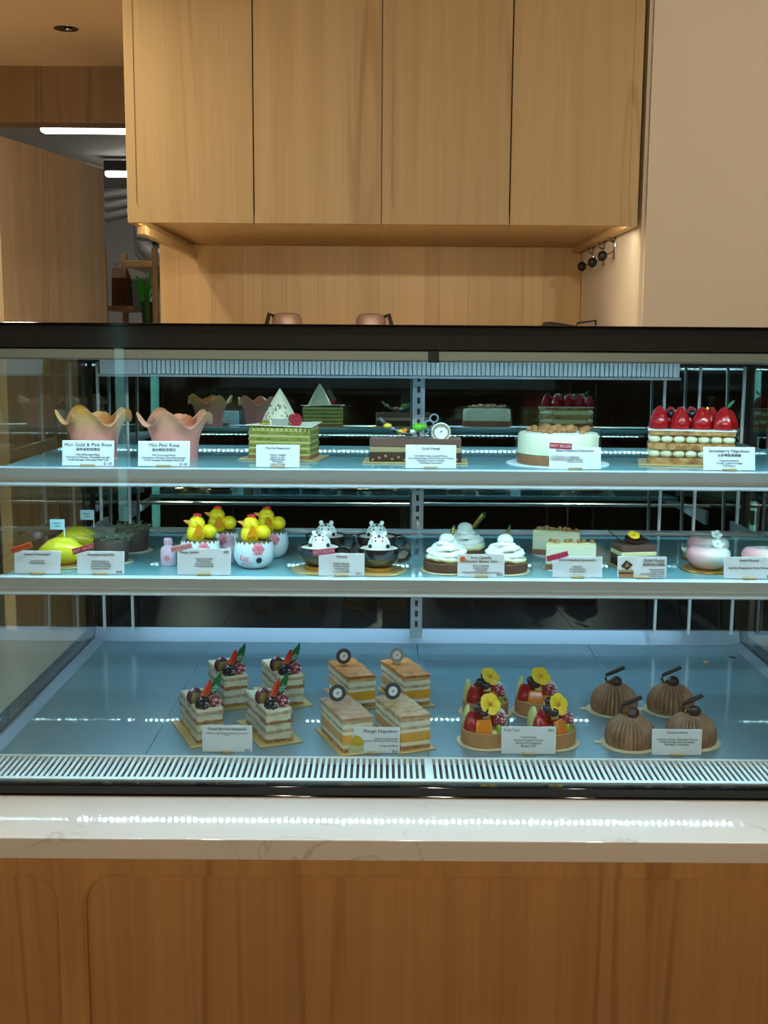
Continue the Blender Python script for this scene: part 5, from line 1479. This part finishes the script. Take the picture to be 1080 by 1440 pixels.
card(-.3460, yc, z2, .0580, .0290, 'price card with a crimson ribbon sign, before the chocolate pots', 'Chocolate Herb Pot', None, ('', 'Dark Chocolate', 'Chocolate Mousse', 'Cookie Crumb Soil', 'Rosemary Herb'), '$48', title_size=.0040, body=.0032, ribbon=('red_rib', -.0200, .0325, -.30, 'BEST SELLER', 'tag_white'), group=G2, tilt=-.12)
card(-.2195, yc, z2, .0655, .0330, 'price card with a white ribbon sign, before the egg cups', 'Happy Easter', None, ('Cookie Crumble', 'Marshmallow', 'Custard Pudding', 'Chocolate Sponge'), '$78', layout='lr', title_size=.0044, body=.0032, ribbon=('white_rib', -.0265, .0350, -.22, 'BEST SELLER', 'pink_rib'), group=G2, tilt=-.12, clip='clip')
card(-.0515, yc, z2, .0560, .0285, 'price card with a pink ribbon sign, before the dark cups', 'Tiramisu', None, ('', 'Coffee Sponge', 'Coffee Liqueur', 'Mascarpone', 'Cocoa Powder'), '$52', title_size=.0040, body=.0034, ribbon=('pink_rib', -.0215, .0310, -.12, 'BEST SELLER', 'tag_white'), group=G2, tilt=-.12)
card(.1190, yc, z2, .0575, .0285, 'price card with a round orange dot, before the cream tarts', 'Rose Camellia\nChestnut Banana Cake', None, ('Banana Caramel', 'Chestnut Cream', 'Cocoa Shell', 'Whipped Cream with Chestnut Puree'), '$45', title_size=.0044, body=.0030, dot=True, group=G2, tilt=-.12)
card(.2370, yc, z2, .0610, .0265, 'price card with a curled pink ribbon sign, before the cheesecake slices', 'Baked Hazelnut Cheesecake', None, ('', 'Hazelnut', 'Cream Cheese', 'Cookie Crumb'), None, title_size=.0040, body=.0032, ribbon=('pink_rib', -.0255, .0275, -.28, 'BEST SELLER', 'red_rib'), group=G2, tilt=-.12)
card(.3160, yc, z2, .0600, .0270, 'price card with a printed cake picture, before the chocolate slice', 'Gold Medal', '金牌朱古力蛋糕', ('Chocolate Cake', 'Cocoa Sponge', 'Almond Nougat Crunch', 'Hazelnut Mousse', 'Chocolate Glaze'), None, layout='r', body=.0030, title_size=.0054, cjk_size=.0038, picture='choc', group=G2, tilt=-.12)
card(.4470, yc, z2, .0620, .0275, 'price card at the right end of the lower shelf, before the hearts', 'Heart Mousse', None, ('', 'Lychee, Raspberry, Rose Mousse'), '$55', title_size=.0042, body=.0038, group=G2, tilt=-.12)
yd = 1.4045; zd = ZD + .0001
card(-.1985, yd, zd, .0640, .0360, 'price card in front of the mixed berry napoleons', 'Mixed Berries Napoleon', None, ('Puff Pastry, Fresh Berries, Vanilla Custard Cream,', 'Cream'), '$62', title_size=.0050, body=.0027, group=G3, tilt=-.05)
card(-.0110, yd, zd, .0670, .0350, 'price card with a printed yellow cake picture, before the mango napoleons', 'Mango Napoleon', None, ('', 'Vanilla Custard Cream', 'Caramelised Puff Pastry, Fresh Mango', '', 'Mango and Pastry'), '$62', layout='r', title_size=.0064, body=.0033, picture='mango', group=G3, tilt=-.05)
card(.1870, yd, zd, .0700, .0370, 'price card in front of the fruit tarts', 'Fruit Tart', None, ('Fresh Fruits', 'Pastry Custard Cream', 'Almond Frangipane', 'Butter Tart'), '$62', layout='lr', title_size=.0052, body=.0042, group=G3, tilt=-.05)
card(.3765, yd, zd, .0640, .0350, 'price card in front of the chestnut domes', 'Chestnut Dome', None, ('', 'Chestnut Cream, Chestnut Mousse', 'Vanilla Sponge, Rum Chestnut', 'Meringue, Chocolate'), None, title_size=.0042, body=.0037, group=G3, tilt=-.05)

# lettering as plain meshes
bpy.context.view_layer.update()
dg = bpy.context.evaluated_depsgraph_get()
for o in [o for o in COL.objects if o.type == 'FONT']:
    me = bpy.data.meshes.new_from_object(o.evaluated_get(dg))
    me.materials.clear(); me.materials.append(o.data.materials[0])
    n = bpy.data.objects.new(o.name.split('.')[0], me)
    par, loc, rot, nm = o.parent, o.location.copy(), o.rotation_euler.copy(), o.name.split('.')[0]
    bpy.data.objects.remove(o)
    COL.objects.link(n); n.name = nm
    n.parent = par; n.location = loc; n.rotation_euler = rot
